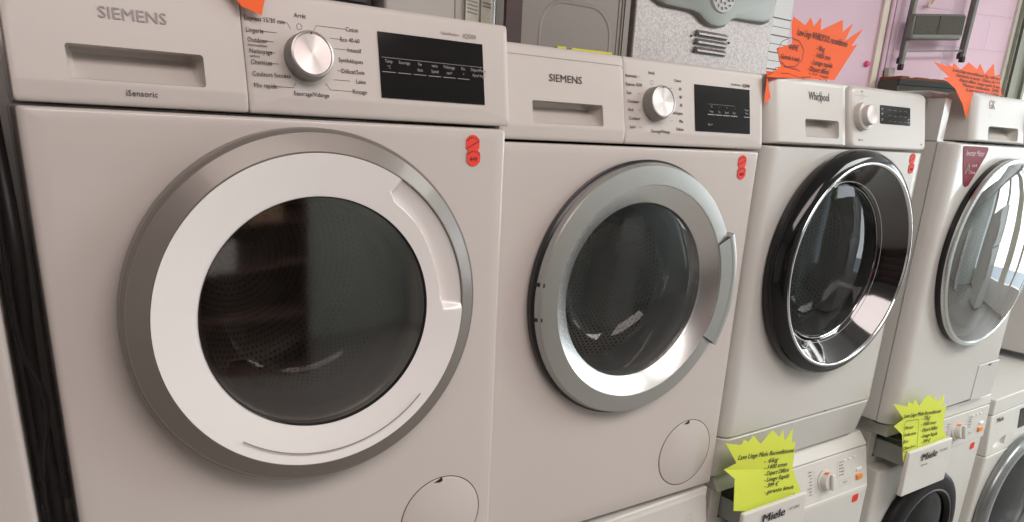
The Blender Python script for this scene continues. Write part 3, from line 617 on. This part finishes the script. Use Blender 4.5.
# ================================================================== BENT HOSE AND CABLE IN THE GAP
def tube(name, pts, r, m, n=10, parent=None):
    cu = bpy.data.curves.new(name, 'CURVE'); cu.dimensions = '3D'; cu.bevel_depth = r; cu.bevel_resolution = 3
    sp = cu.splines.new('POLY'); P = [Vector(p) for p in pts]; Q = []
    for i in range(len(P) - 1):
        a, b, c, d = P[max(0, i - 1)], P[i], P[i + 1], P[min(len(P) - 1, i + 2)]
        for k in range(n):
            t = k / n; Q.append(0.5 * ((2 * b) + (c - a) * t + (2 * a - 5 * b + 4 * c - d) * t * t + (3 * b - a - 3 * c + d) * t ** 3))
    Q.append(P[-1]); sp.points.add(len(Q) - 1)
    for p, q in zip(sp.points, Q): p.co = (*q, 1)
    o = bpy.data.objects.new(name, cu); C.collection.objects.link(o)
    me = bpy.data.meshes.new_from_object(o); bpy.data.objects.remove(o)
    for p in me.polygons: p.use_smooth = True
    if m: me.materials.clear(); me.materials.append(m)
    o = bpy.data.objects.new(name, me); C.collection.objects.link(o)
    if parent: o.parent = parent
    return o
HOSE = mat('grey_hose', (.035, .032, .032), .45)
tag(tube('drain_hose', [(-.020, .12, .895), (-.019, .11, 1.1), (-.022, .13, 1.3), (-.018, .10, 1.45), (-.021, .16, 1.60), (-.02, .22, 1.66)], .0085, HOSE), 'dark hose running down the narrow gap between the two leftmost machines', 'hose')
tag(tube('power_cable', [(-.026, .07, .895), (-.030, .06, 1.15), (-.014, .05, 1.27), (-.030, .06, 1.36), (-.026, .08, 1.6), (-.024, .12, 1.68)], .0032, BLACK), 'thin black cable crossing in the narrow dark gap at the left', 'cable')

# ================================================================== STARBURST PRICE CARDS
CARDS = {
'yellow_a': [(1.1805, -0.6231), (1.23, -0.6363), (1.2368, -0.6245), (1.2551, -0.6347), (1.268, -0.6209), (1.3013, -0.6499), (1.3369, -0.6228), (1.3687, -0.6471), (1.3754, -0.6276), (1.393, -0.6618), (1.4166, -0.6333), (1.4225, -0.6754), (1.4374, -0.6715), (1.4459, -0.7466), (1.5063, -0.8292), (1.3892, -0.8489), (1.24, -0.8019), (1.226, -0.7177), (1.1881, -0.6877), (1.2236, -0.6784)],
'yellow_b': [(1.8051, -0.6344), (1.8706, -0.6522), (1.87, -0.6377), (1.9011, -0.6509), (1.9031, -0.6349), (1.9393, -0.6637), (1.9732, -0.6354), (2.015, -0.6582), (2.017, -0.644), (2.044, -0.674), (2.0723, -0.6501), (2.0851, -0.6956), (2.1028, -0.6895), (2.1188, -0.7664), (2.2089, -0.8463), (2.0988, -0.8694), (1.921, -0.8268), (1.8788, -0.7346), (1.8302, -0.7022), (1.8673, -0.6876)],
'orange_a': [(1.3015, 0.2349), (1.3403, 0.224), (1.3446, 0.2258), (1.3565, 0.2398), (1.3708, 0.2248), (1.3909, 0.2438), (1.3965, 0.2209), (1.4669, 0.2484), (1.4747, 0.2252), (1.5068, 0.2468), (1.4879, 0.2099), (1.548, 0.2402), (1.515, 0.2027), (1.5355, 0.2076), (1.4739, 0.1312), (1.24, 0.1308), (1.2260, 0.0798), (1.2080, 0.0669), (1.2060, 0.1159), (1.2843, 0.1431), (1.2624, 0.174), (1.3102, 0.1866), (1.2977, 0.2231)],
'orange_b': [(1.7437, 0.1881), (1.8128, 0.1843), (1.8014, 0.1907), (1.8347, 0.1849), (1.8359, 0.1937), (1.8758, 0.182), (1.9066, 0.201), (1.9571, 0.1899), (1.9649, 0.2035), (2.0007, 0.183), (2.035, 0.2096), (2.0544, 0.1832), (2.0809, 0.1879), (2.1179, 0.1413), (2.1343, 0.1400), (1.965, 0.1400), (1.957, 0.0748), (1.9264, 0.1053), (1.8678, 0.1407), (1.8031, 0.1587), (1.8286, 0.1631)],
'orange_c': [(0.2497, 0.1080), (0.2384, 0.1117), (0.2282, 0.1147), (0.2229, 0.1216), (0.2000, 0.150), (0.170, 0.158), (.188, .172), (.16, .195), (.19, .20), (.18, .235), (.21, .222), (.222, .255), (.24, .225), (.268, .26), (.275, .225), (.31, .235), (.295, .20), (.335, .185), (.29, .172), (.300, .142), (.262, .148)],
}
def card(key, label, m, yfun, group, writing):
    pts = CARDS[key]; bm = bmesh.new()
    from mathutils.geometry import tessellate_polygon
    tris = tessellate_polygon([[Vector((x, z, 0)) for x, z in pts]]); n = len(pts)
    a = [bm.verts.new((x, yfun(x, z), z)) for x, z in pts]; b = [bm.verts.new((x, yfun(x, z) + .0007, z)) for x, z in pts]
    for t_ in tris: bm.faces.new([a[k] for k in t_]); bm.faces.new([b[k] for k in t_][::-1])
    for k in range(n): bm.faces.new((a[k], a[(k + 1) % n], b[(k + 1) % n], b[k]))
    zl = min(p[1] for p in pts); xm = sum(p[0] for p in pts) / len(pts); ym = yfun(xm, zl)
    for v in bm.verts: v.co -= Vector((xm, ym, zl))
    o = link('price_card', bm, m, None, sharp=20); o.location = (xm, ym, zl + Z0); tag(o, label, 'price sign', group)
    ink = Ink()
    for w_ in writing:
        if w_[0] == 't':
            _, s_, x, z, sz, rot = w_[:6]; ft = w_[6] if len(w_) > 6 else None
            Mx = Matrix.Translation((x - xm, yfun(x, z) - ym - .0012, z - zl)) @ Matrix.Rotation(R90, 4, 'X')
            ink.text(s_, 0, 0, sz, M=Mx, rot=rot, shear=.12, fit=ft)
        else:
            ink.poly([(x - xm, z - zl) for x, z in w_[1]], w_[2], lambda X, Z: yfun(X + xm, Z + zl) - ym - .0006, w_[3])
    ink.build('handwriting', MARKER, o)
    return o
def blob(cx, cz, rx, rz, n=40, wob=.08, lobes=9):
    return [(cx + rx * (1 + wob * abs(math.sin(lobes * t / 2))) * math.cos(t), cz + rz * (1 + wob * abs(math.sin(lobes * t / 2))) * math.sin(t)) for t in [2 * PI * k / n for k in range(n)]]
ra_ = math.atan2(-.0315, .2125)
wr = [('t', 'Lave Linge Miele Reconditionn\u00e9', 1.2250, -.6655, .0170, ra_ * .95, .212)]
for i, s_ in enumerate(['- 6kg', '- 1400 trmn', '- D\u00e9part Diff\u00e9r\u00e9', '- Lavage Rapide', '- 399 \u20ac', '- garantie 6mois']): wr.append(('t', s_, 1.3230 + i * .0045, -.6980 - i * .0170, .0165, ra_ * .9, [.055, .090, .098, .100, .055, .118][i]))
card('yellow_a', 'yellow starburst card with a plain left half, standing in the left open drawer', YELLOW, lambda x, z: -.035 + max(0, 1.222 - x) * .12, 'yellow starburst cards', wr)
wr = [('t', 'Lave Linge Miele Reconditionn\u00e9', 1.8640, -.6790, .0165, -.115, .212)]
for i, s_ in enumerate(['- 7kg', '- 1400 trmn', '- D\u00e9part Diff\u00e9r\u00e9', '- Lavage Rapide', '- 399 \u20ac', '- garantie 6mois']): wr.append(('t', s_, 1.9640 + i * .0085, -.7050 - i * .0195, .0165, -.12, [.055, .090, .100, .100, .055, .118][i]))
for i, s_ in enumerate(['Moteur', 'Induction', 'Eco', 'Classe A+++']): wr.append(('t', s_, 1.8830 + i * .006, -.7170 - i * .0215, .0150, -.11, [.05, .065, .025, .07][i]))
wr.append(('p', [(1.8760, -.7020), (1.8850, -.6960), (1.9500, -.7040), (1.9560, -.7120), (1.9830, -.7960), (1.9790, -.8030), (1.9080, -.7930), (1.9020, -.7860)], .0014, True))
card('yellow_b', 'yellow starburst card with boxed note on its left, standing in the right open drawer', YELLOW, lambda x, z: -.072 + max(0, 1.866 - x) * .10, 'yellow starburst cards', wr)
wr = [('t', 'Lave-Linge WHIRLPOOL reconditionn\u00e9', 1.3190, .2095, .0180, -.03, .178)]
for i, s_ in enumerate(['- 8kg', '- 1400 trm', '- Lavage rapide', '- D\u00e9part diff\u00e9r\u00e9', '- 349\u20ac  299\u20ac']): wr.append(('t', s_, 1.3890 - .0055 * i, .1870 - .0135 * i, .0140, -.03, [.03, .06, .078, .075, .080][i]))
wr += [('t', '449\u20ac', 1.2980, .1800, .0150, -.02), ('t', 'Garantie 6 mois', 1.2770, .1610, .0125, -.02, .062), ('p', blob(1.308, .1700, .040, .0250), .0012, True), ('p', blob(1.308, .133, .045, .0090), .0012, True)]
card('orange_a', 'orange starburst card with a circled note, standing on the black-doored machine', ORANGE, lambda x, z: .05 if (z > .128 and x > 1.235) else .02, 'orange starburst cards', wr)
wr = []
for i, s_ in enumerate(['Lave-Linge reconditionn\u00e9 7kg 1400 trm', 'Garantie 6 mois  Classe A+++', 'D\u00e9part diff\u00e9r\u00e9  Lavage rapide 15 min', 'Moteur induction  249\u20ac', 'Livraison possible']):
    wr.append(('t', s_, 1.8350 + i * .022, .1795 - i * .0095, .0100, -.01, .25 - i * .018))
card('orange_b', 'orange starburst card standing on the far right machine beside the doorway', ORANGE, lambda x, z: -.015 + .0, 'orange starburst cards', wr)
card('orange_c', 'orange card whose tip hangs over the top of the nearest machine', ORANGE, lambda x, z: -.001 + (z - .11) * .15, 'orange starburst cards', [('t', 'Siemens iQ500', .20, .20, .014, 0), ('t', '449\u20ac', .22, .18, .016, 0)])

# ================================================================== BEHIND THE ROW
def struct(name, bm, m, off=(0, 0, 0)):
    o = link(name, bm, m, None, off); o['kind'] = 'structure'; return o
def wallpaint(name, col, brick=None):
    m = mat(name, col, .7, noise=.04, nscale=3, bump=.25, bscale=60)
    if brick:
        nt = m.node_tree; b = nt.nodes['Principled BSDF']; tc = nt.nodes.new('ShaderNodeTexCoord')
        mp = nt.nodes.new('ShaderNodeMapping'); mp.inputs['Rotation'].default_value = (R90, 0, 0)
        br = nt.nodes.new('ShaderNodeTexBrick'); br.inputs['Scale'].default_value = 1; br.inputs['Brick Width'].default_value = .42; br.inputs['Row Height'].default_value = .135
        br.inputs['Mortar Size'].default_value = .004; br.inputs['Mortar Smooth'].default_value = .3
        nt.links.new(tc.outputs['Object'], mp.inputs[0]); nt.links.new(mp.outputs[0], br.inputs['Vector'])
        bp = nt.nodes.new('ShaderNodeBump'); bp.inputs['Strength'].default_value = .6; bp.inputs['Distance'].default_value = .006; bp.invert = True
        nt.links.new(br.outputs['Fac'], bp.inputs['Height']); nt.links.new(bp.outputs[0], b.inputs['Normal'])
    return m
PINK = wallpaint('pink_painted_block', (.90, .66, .78), True)
PINKS = wallpaint('pink_painted_plaster', (.90, .67, .79))
CREAM = wallpaint('cream_wall', (.80, .76, .68)); GREYW = wallpaint('grey_green_wall', (.50, .53, .50)); WHITEW = wallpaint('white_wall', (.75, .72, .70))
FLOOR = mat('grey_floor_tiles', (.30, .28, .26), .45, noise=.1, nscale=2)
struct('floor', boxes((-3.0, 6.6, -4.2, 3.6, -.05, 0)), FLOOR)
struct('ceiling', boxes((-3.0, 6.6, -4.2, 3.6, 3.0, 3.05)), WHITEW)
struct('wall_left', boxes((-3.05, -3.0, -4.2, 3.6, 0, 3.0)), WHITEW)
struct('wall_rear', boxes((-3.0, 6.6, 3.6, 3.65, 0, 3.0)), CREAM)
PV = (2.90, .87); PA = math.radians(-18)       # the pink wall runs at an angle behind the last machines
def angled(o, z=0.0):
    o.location = (PV[0], PV[1], z); o.rotation_euler = (0, 0, PA); return o
angled(struct('wall_pink', boxes((.066, .757, 0, .12, 0, 3.0)), PINK))
angled(struct('wall_plaster', boxes((-.50, .066, .003, .12, 0, 3.0)), PINKS))
struct('wall_partition', boxes((-3.0, 2.36, .64, .70, 0, Z0 + .10), (-3.0, 2.36, .70, 1.30, Z0 + .06, Z0 + .10), (-3.0, 2.36, 1.24, 1.30, 0, Z0 + .06)), WHITEW)
struct('wall_left_rear', boxes((-3.0, .28, .86, .93, Z0 + .10, 3.0)), WHITEW)
# shop front on the right: low sill, beige posts and lintel, daylight between them
POST = mat('beige_post', (.70, .66, .56), .6)
struct('wall_right', boxes((6.5, 6.6, -4.2, 3.6, 0, .45), (6.5, 6.6, -4.2, 3.6, 2.85, 3.0)), WHITEW)
for i, (y, wd_) in enumerate(((-3.9, .25), (-2.75, .16), (-2.0, .30), (-1.35, .12), (-.2, .25), (2.4, .2))):
    struct('window_%d' % (i + 1), boxes((6.5, 6.6, y, y + wd_, .45, 2.85)), POST)
struct('wall_front', boxes((-3.0, 6.6, -4.2, -4.15, 0, 3.0)), GREYW)
JAMB = mat('grey_green_metal', (.33, .34, .28), .4, .2, noise=.2, nscale=12)
angled(struct('trim_4', boxes((.756, .770, -.012, .0, 0, 3.0)), mat('cream_strip', (.80, .80, .68), .5)))
angled(struct('door_1', boxes((.7705, .773, -.03, .10, 0, 3.0), (.785, .842, -.035, .085, 0, 3.0), (.842, .856, -.05, .10, 0, 3.0), (.772, .785, -.01, .09, 0, 3.0)), JAMB))
angled(struct('trim_1', boxes((.068, .094, -.010, .0, 0, 3.0)), mat('beige_trim', (.90, .82, .68), .5)))
pr = angled(thing('wall_pipe', 'pink painted pipes running up the wall right of the beige trim', 'pipe', (0, 0, 0)))
for x in (.110, .152): link('pipe', lathe_z([(.009, 0), (.009, 2.95)], (x, -.010, 0)), PINKS, pr)
link('pipe', boxes((.122, .141, -.018, -.001, Z0 + .30, 2.95)), PINKS, pr)
bevel(link('connector_box', boxes((.118, .150, -.045, -.019, Z0 + .272, Z0 + .312)), mat('aged_white_plastic', (.50, .47, .42), .5), pr), .004)

# dark block standing in for the shaded cavity below the painted blocks
cb = angled(thing('metal_cabinet', 'low dark metal cabinet with rusty top edge against the pink wall under the stepladder', 'cabinet', (0, 0, 0)))
bm = bmesh.new(); box(bm, .095, .47, -.13, -.020, 0, Z0 + .262)
bevel(link('cabinet_body', bm, mat('smoky_metal', (.06, .058, .045), .3, .5, noise=.7, nscale=9), cb), .006)  # dark mottled colour carries the shade of the cavity
link('cabinet_lip', boxes((.095, .47, -.138, -.130, Z0 + .242, Z0 + .262)), BLACK, cb)
bm = bmesh.new(); random.seed(2)
for k in range(18): box(bm, .10 + k * .02, .10 + k * .02 + .021, -.135, -.022, Z0 + .262, Z0 + .268 + random.random() * .006)
link('top_edge', bm, mat('rust_brown', (.20, .07, .03), .9, noise=.3, nscale=60, bump=.5), cb)

# step ladder hanging on the pink wall
LAD = mat('grey_ladder_steel', (.19, .19, .17), .4, .4, noise=.1, nscale=30)
ld = angled(thing('step_ladder', 'folded grey stepladder hanging on the pink block wall', 'ladder', (0, 0, 0)), Z0)
def bar(bm, a, b, wx, wy):
    a, b = Vector(a), Vector(b); d = (b - a).normalized(); u = Vector((1, 0, 0)) - d * d.x; u.normalize(); v = d.cross(u)
    vs = []
    for p in (a, b):
        for s, t in ((-1, -1), (1, -1), (1, 1), (-1, 1)): vs.append(bm.verts.new(p + u * wx / 2 * s + v * wy / 2 * t))
    for f in ((3, 2, 1, 0), (4, 5, 6, 7), (0, 1, 5, 4), (1, 2, 6, 5), (2, 3, 7, 6), (3, 0, 4, 7)): bm.faces.new([vs[i] for i in f])
    return bm
for a, b, y, wd_ in (((.158, .318), (.180, .95), -.060, .018), ((.463, .368), (.486, .95), -.060, .018), ((.176, .345), (.196, .95), -.030, .014), ((.480, .385), (.500, .95), -.030, .014)):
    A_, B_ = Vector((a[0], y, a[1])), Vector((b[0], y, b[1]))
    o = bevel(link('rail', bar(bmesh.new(), A_, B_, wd_, .014), LAD, ld), .003)
    bevel(link('rubber_foot', boxes((a[0] - .010, a[0] + .009, y - .010, y + .010, a[1] - .016, a[1] + .008)), BLACK, o), .004)
link('cross_bar', bar(bmesh.new(), (.170, -.060, .374), (.465, -.060, .398), .006, .006), LAD, ld)
st = link('step', sheet((.146, .412, .412, .508), -.065, lambda x, z: -.090, None, rx=.010, rz=.010, rd=.010, crad=.015), LAD, ld, sharp=40)
for v in st.data.vertices: v.co.z += (v.co.x - .146) * .075
pad = link('tread_mat', boxes((.158, .272, -.0925, -.0895, .432, .500), (.276, .400, -.0925, -.0895, .432, .500)), mat('dark_ribbed_rubber', (.095, .083, .07), .8, bump=1.0, bscale=160), st)
for v in pad.data.vertices: v.co.z += (v.co.x - .146) * .075
hk = angled(tag(tube('hanging_strap', [(.300, -.012, .72), (.303, -.015, .62), (.298, -.020, .585), (.285, -.020, .560), (.272, -.020, .552), (.276, -.020, .566)], .006, mat('cream_cord', (.75, .62, .48), .8)), 'cream twisted cord hanging on the pink wall above the stepladder tread', 'cord'), Z0)
tg = angled(tag(link('wall_peg', lathe([(0, -.014), (.009, -.012), (.012, 0), (.009, .004), (0, .005)], (.041, .322), 16), mat('hot_pink', (.85, .10, .30), .4)), 'small bright pink peg on the pink wall left of the beige trim', 'peg'), Z0)

# ---------------------------------------------------------------- appliances standing on the partition behind
TOP = Z0 + .10
ww = thing('washing_machine', 'galvanised rear of a turned-round washing machine with pressed vents and bearing cover', 'washing machine', (1.457, .665, TOP))
GALV = mat('galvanised_steel', (.52, .50, .485), .42, .55)
nt = GALV.node_tree; vo = nt.nodes.new('ShaderNodeTexVoronoi'); vo.inputs['Scale'].default_value = 260; tc = nt.nodes.new('ShaderNodeTexCoord')
nt.links.new(tc.outputs['Object'], vo.inputs['Vector']); mx = nt.nodes.new('ShaderNodeMix'); mx.data_type = 'RGBA'
mx.inputs[6].default_value = (.34, .29, .28, 1); mx.inputs[7].default_value = (.50, .45, .43, 1)
sx_ = nt.nodes.new('ShaderNodeSeparateXYZ'); nt.links.new(vo.outputs['Color'], sx_.inputs[0]); nt.links.new(sx_.outputs[0], mx.inputs[0]); nt.links.new(mx.outputs[2], nt.nodes['Principled BSDF'].inputs['Base Color'])
bevel(link('body', boxes((0, .595, .002, .55, 0, .85)), GALV, ww), .004)
# raised back cover: lobed plate around the drum bearing
ctr = (.322, .306)
def cover_top(): pass
pl = [(.012, .80), (.014, .285), (.030, .268), (.060, .254), (.092, .243), (.205, .242), (.235, .236), (.262, .221), (.290, .213), (.326, .212), (.355, .219), (.378, .238), (.400, .243), (.535, .245), (.560, .255), (.576, .275), (.580, .305), (.582, .80)]
bm = bmesh.new(); rr = []
for ins, y in ((0, .002), (.001, -.008), (.006, -.014), (.014, -.016)):
    cxm, czm = .29, .55; rr.append([bm.verts.new((x + (cxm - x) * ins * 3, y, z + (czm - z) * ins * 3)) for x, z in pl])
for a, b in zip(rr, rr[1:]):
    for k in range(len(pl)): bm.faces.new((a[k], a[(k + 1) % len(pl)], b[(k + 1) % len(pl)], b[k]))
bm.faces.new(rr[-1]); bevel(link('rear_cover', bm, mat('grey_rear_cover', (.26, .265, .24), .35, .3), ww), .004, 2)
bc = link('bearing_cover', lathe([(.055, -.016), (.052, -.022), (.0, -.024)], ctr, 40), mat('pale_grille', (.58, .58, .56), .4), ww)
bm = bmesh.new()
for rad, n_ in ((.015, 5), (.028, 10), (.042, 15)):
    for k in range(n_):
        a = 2 * PI * k / n_ + rad * 40; ca, sa = math.cos(a), math.sin(a)
        L_ = .0045; wd = .0022; cx_, cz_ = ctr[0] + rad * ca, ctr[1] + rad * sa
        ax = math.cos(a + .7), math.sin(a + .7)
        bm.faces.new([bm.verts.new((cx_ + ax[0] * s * L_ - ax[1] * t * wd, -.0245, cz_ + ax[1] * s * L_ + ax[0] * t * wd)) for s, t in ((-1, -1), (1, -1), (1, 1), (-1, 1))])
link('grille_slots', bm, BLACK, bc)
for i in range(3):
    x0, x1 = .243, .378; z = .1915 - i * .0225; dz = -.004
    bm = bmesh.new()
    sec = [(.000, z + .010), (-.012, z + .001), (-.012, z - .004), (.0, z - .004)]
    L0 = [bm.verts.new((x0 + .004, p[0], p[1])) for p in sec]; L1 = [bm.verts.new((x1, p[0], p[1] + dz * 0)) for p in sec]
    for k in range(4): bm.faces.new((L0[k], L0[(k + 1) % 4], L1[(k + 1) % 4], L1[k]))
    bm.faces.new(L0[::-1]); bm.faces.new(L1); v_ = link('vent_louvre', bm, GALV, ww)
    link('louvre_slot', boxes((x0, x1 + .002, -.003, .003, z - .0085, z - .0040)), BLACK, v_)
for x, z in ((.228, .182), (.396, .180)): link('rear_screw', lathe([(.003, .002), (.003, -.002), (0, -.003)], (x, z), 10), BLACK, ww)

ga = thing('slim_appliance', 'slim grey appliance with embossed rounded panel, left of the galvanised rear', 'appliance', (.995, .66, TOP))
GREYM = mat('grey_painted_steel', (.26, .222, .198), .4, .1, noise=.03, nscale=5)
bevel(link('body', boxes((0, .432, .0, .55, 0, .85)), GREYM, ga), .006)
ol = rrect(.085, .345, .07, .222, .075, 8)
def ridge(poly, c, w_, h_):
    bm = bmesh.new(); R4 = []
    for ins, y in ((0, .0005), (w_ * .35, -h_), (w_ * .65, -h_), (w_, .0005)):
        ring = []
        for x, z in poly:
            d = Vector((c[0] - x, c[1] - z)).normalized(); ring.append(bm.verts.new((x + d.x * ins, y, z + d.y * ins)))
        R4.append(ring)
    for a, b in zip(R4, R4[1:]):
        for k in range(len(poly)): bm.faces.new((a[k], a[(k + 1) % len(poly)], b[(k + 1) % len(poly)], b[k]))
    return bm
link('embossed_frame', ridge(rrect(.1313, .3746, -.30, .216, .075, 8), (.25, .05), .012, .0018), GREYM, ga, sharp=60)
link('edge_strip', boxes((.394, .397, -.002, .002, .005, .845), (.406, .409, -.003, .002, .005, .845), (.414, .432, -.004, .002, .0, .85)), GREYM, ga)
bm = boxes((.193, .222, -.0045, -.0032, .085, .1060), (.240, .380, -.0045, -.0032, .082, .1055))
for v in bm.verts: v.co.z += (v.co.x - .193) * .01
link('yellow_tape', bm, mat('yellow_tape', (.80, .76, .02), .5), ga)
wd = tag(link('wooden_post', boxes((-.022, .012, 0, .012, 0, 2.99), (.012, .024, .003, .012, 0, 2.99)), mat('dark_red_wood', (.060, .026, .024), .45, noise=.35, nscale=14)), 'dark reddish wooden post between the white and grey appliances behind', 'post')
wd.location = (1.002, .585, 0)

wa = thing('narrow_appliance', 'narrow white appliance with a bag of papers, behind the nearest machine', 'appliance', (.705, .645, TOP))
bevel(link('body', boxes((0, .285, .0, .5, 0, .85)), ENAMEL, wa), .006)
link('door_seam', boxes((.172, .175, -.0015, .002, 0, .85)), INKG, wa)
bag = tag(link('document_bag', sheet((.895, .985, Z0 + .165, Z0 + .45), .643, lambda x, z: .634 + .004 * math.sin(x * 90) * math.cos(z * 70), None, rx=.006, rz=.006, rd=.004, crad=.008, rings=14), glass('clear_film', (.93, .93, .90), .10, .6, .15)), 'clear plastic bag of leaflets on the narrow white appliance', 'bag')
bag_p = link('leaflet', boxes((.903, .938, .6385, .6400, Z0 + .17, Z0 + .44), (.945, .978, .6385, .6400, Z0 + .18, Z0 + .40)), mat('printed_paper', (.74, .72, .64), .7, noise=.2, nscale=40), bag)
ink = Ink()
for k in range(14):
    ink.line(.906, Z0 + .25 + k * .008, .935, Z0 + .247 + k * .008, .003, lambda x, z: .6385)
    if k % 3: ink.line(.948, Z0 + .26 + k * .007, .972, Z0 + .258 + k * .007, .004, lambda x, z: .6385)
ink.build('leaflet_print', INKG, bag)
ba = thing('black_appliance', 'black appliance in shadow above the left half of the nearest machine', 'appliance', (.295, .665, TOP))  # black box put where the room behind is only dark
bevel(link('body', boxes((0, .395, .0, .5, 0, .75)), BLACK, ba), .008)
link('front_grille', boxes(*[(.02, .375, -.006, .001, .05 + k * .03, .065 + k * .03) for k in range(12)]), RUBBER, ba)
# printed sheet on the cream rear wall
sh = tag(link('notice_sheet', boxes((0, .46, 0, .003, 0, .60)), mat('white_paper', (.88, .88, .88), .7)), 'white sheet with ruled lines seen behind the circled orange card', 'notice')
sh.location = (2.30, .98, Z0 + .12)
ink = Ink()
for k in range(10): ink.line(.02, .06 + k * .03, .42, .06 + k * .03, .004 if k % 2 else .002)
ink.build('ruled_lines', INKD, sh)

# ================================================================== ACROSS THE AISLE (out of view; cabinet and cartons added for the door glass reflection)
sc = thing('shelf_cabinet', 'dark wooden shelf cabinet across the aisle, reflected in the nearest door glass', 'cabinet', (-.9, -3.1, 0))  # added as the dark left half of the glass reflection
mat('dark_wood', (.15, .095, .08), .5, noise=.2, nscale=8)
for nm, bb in (('back_panel', (0, 2.2, -.4, -.38, 0, 2.3)), ('side_panel', (0, .03, -.38, 0, 0, 2.3)), ('side_panel', (2.17, 2.2, -.38, 0, 0, 2.3)), ('top_panel', (.03, 2.17, -.38, 0, 2.27, 2.3)), ('plinth', (.03, 2.17, -.38, 0, 0, .06))):
    bevel(link(nm, boxes(bb), MATS['dark_wood'], sc), .003)
for z in (.55, 1.0, 1.45, 1.9): link('shelf', boxes((.03, 2.17, -.38, 0, z, z + .025)), MATS['dark_wood'], sc)
def carton(x, z, w_, h_, col, lb):
    o = thing('carton', lb, 'box', (x, -3.3, z), 0, 'cartons on the shelf cabinet')
    link('carton_body', boxes((0, w_, -.12, .15, 0, h_)), mat('card_%s' % lb.split()[0], col, .7), o); link('carton_flap', boxes((0, w_ / 2 - .002, -.12, .15, h_, h_ + .003), (w_ / 2 + .002, w_, -.12, .15, h_, h_ + .003)), MATS['card_%s' % lb.split()[0]], o)
for (x, z, w_, h_, col, lb) in ((.2, 1.475, .4, .2, (.5, .06, .05), 'red carton across the aisle, on the shelf cabinet'), (.7, 1.475, .35, .25, (.32, .2, .12), 'brown carton across the aisle, on the shelf cabinet'), (-.6, 1.475, .5, .25, (.22, .22, .24), 'grey carton across the aisle, on the shelf cabinet'), (.1, 1.025, .5, .3, (.6, .58, .55), 'white carton across the aisle, on the shelf cabinet')):
    carton(x, z, w_, h_, col, lb)
def fridge(x, y, h, lb, rz=0):
    o = thing('refrigerator', lb, 'refrigerator', (x, y, 0), rz, 'refrigerators across the aisle')
    bevel(link('body', boxes((0, .6, -.6, 0, .02, h)), ENAMEL2, o), .008); d = bevel(link('door', boxes((0, .6, .003, .05, .03, h * .62), (0, .6, .003, .05, h * .63, h)), ENAMEL2, o), .006)
    link('door_handle', boxes((.03, .05, .05, .08, h * .35, h * .58), (.03, .05, .05, .08, h * .67, h * .85)), SILVER, d)
    for fx in (.05, .55):
        for fy in (-.5, -.05): link('foot', lathe_z([(.02, 0), (.02, .02)], (fx, fy, 0)), BLACK, o)
fridge(3.0, -3.2, 1.85, 'tall white refrigerator across the aisle, nearer the cabinet')
fridge(5.3, -2.2, 1.7, 'white refrigerator across the aisle near the shop front')
# display plinth below the two left machines
struct('trim_2', boxes((-.66, .600, .005, .60, 0, Z0 - .737)), WHITEW)
# unseen housings for the added overhead fills and the rear room light
for i, (x, y) in enumerate(((.3, -1.6), (3.0, -1.5), (2.2, 2.4))):
    o = thing('ceiling_light', 'ceiling light panel number along the aisle', 'ceiling light', (x, y, 2.94), 0, 'ceiling lights')
    o['label'] = ['white ceiling light panel above the nearest machine', 'white ceiling light panel above the far end of the row', 'white ceiling light panel in the rear room'][i]
    link('housing', boxes((-.65, -.61, -.35, .35, 0, .06), (.61, .65, -.35, .35, 0, .06), (-.61, .61, -.35, -.31, 0, .06), (-.61, .61, .31, .35, 0, .06), (-.61, .61, -.31, .31, .045, .06)), ENAMEL2, o)
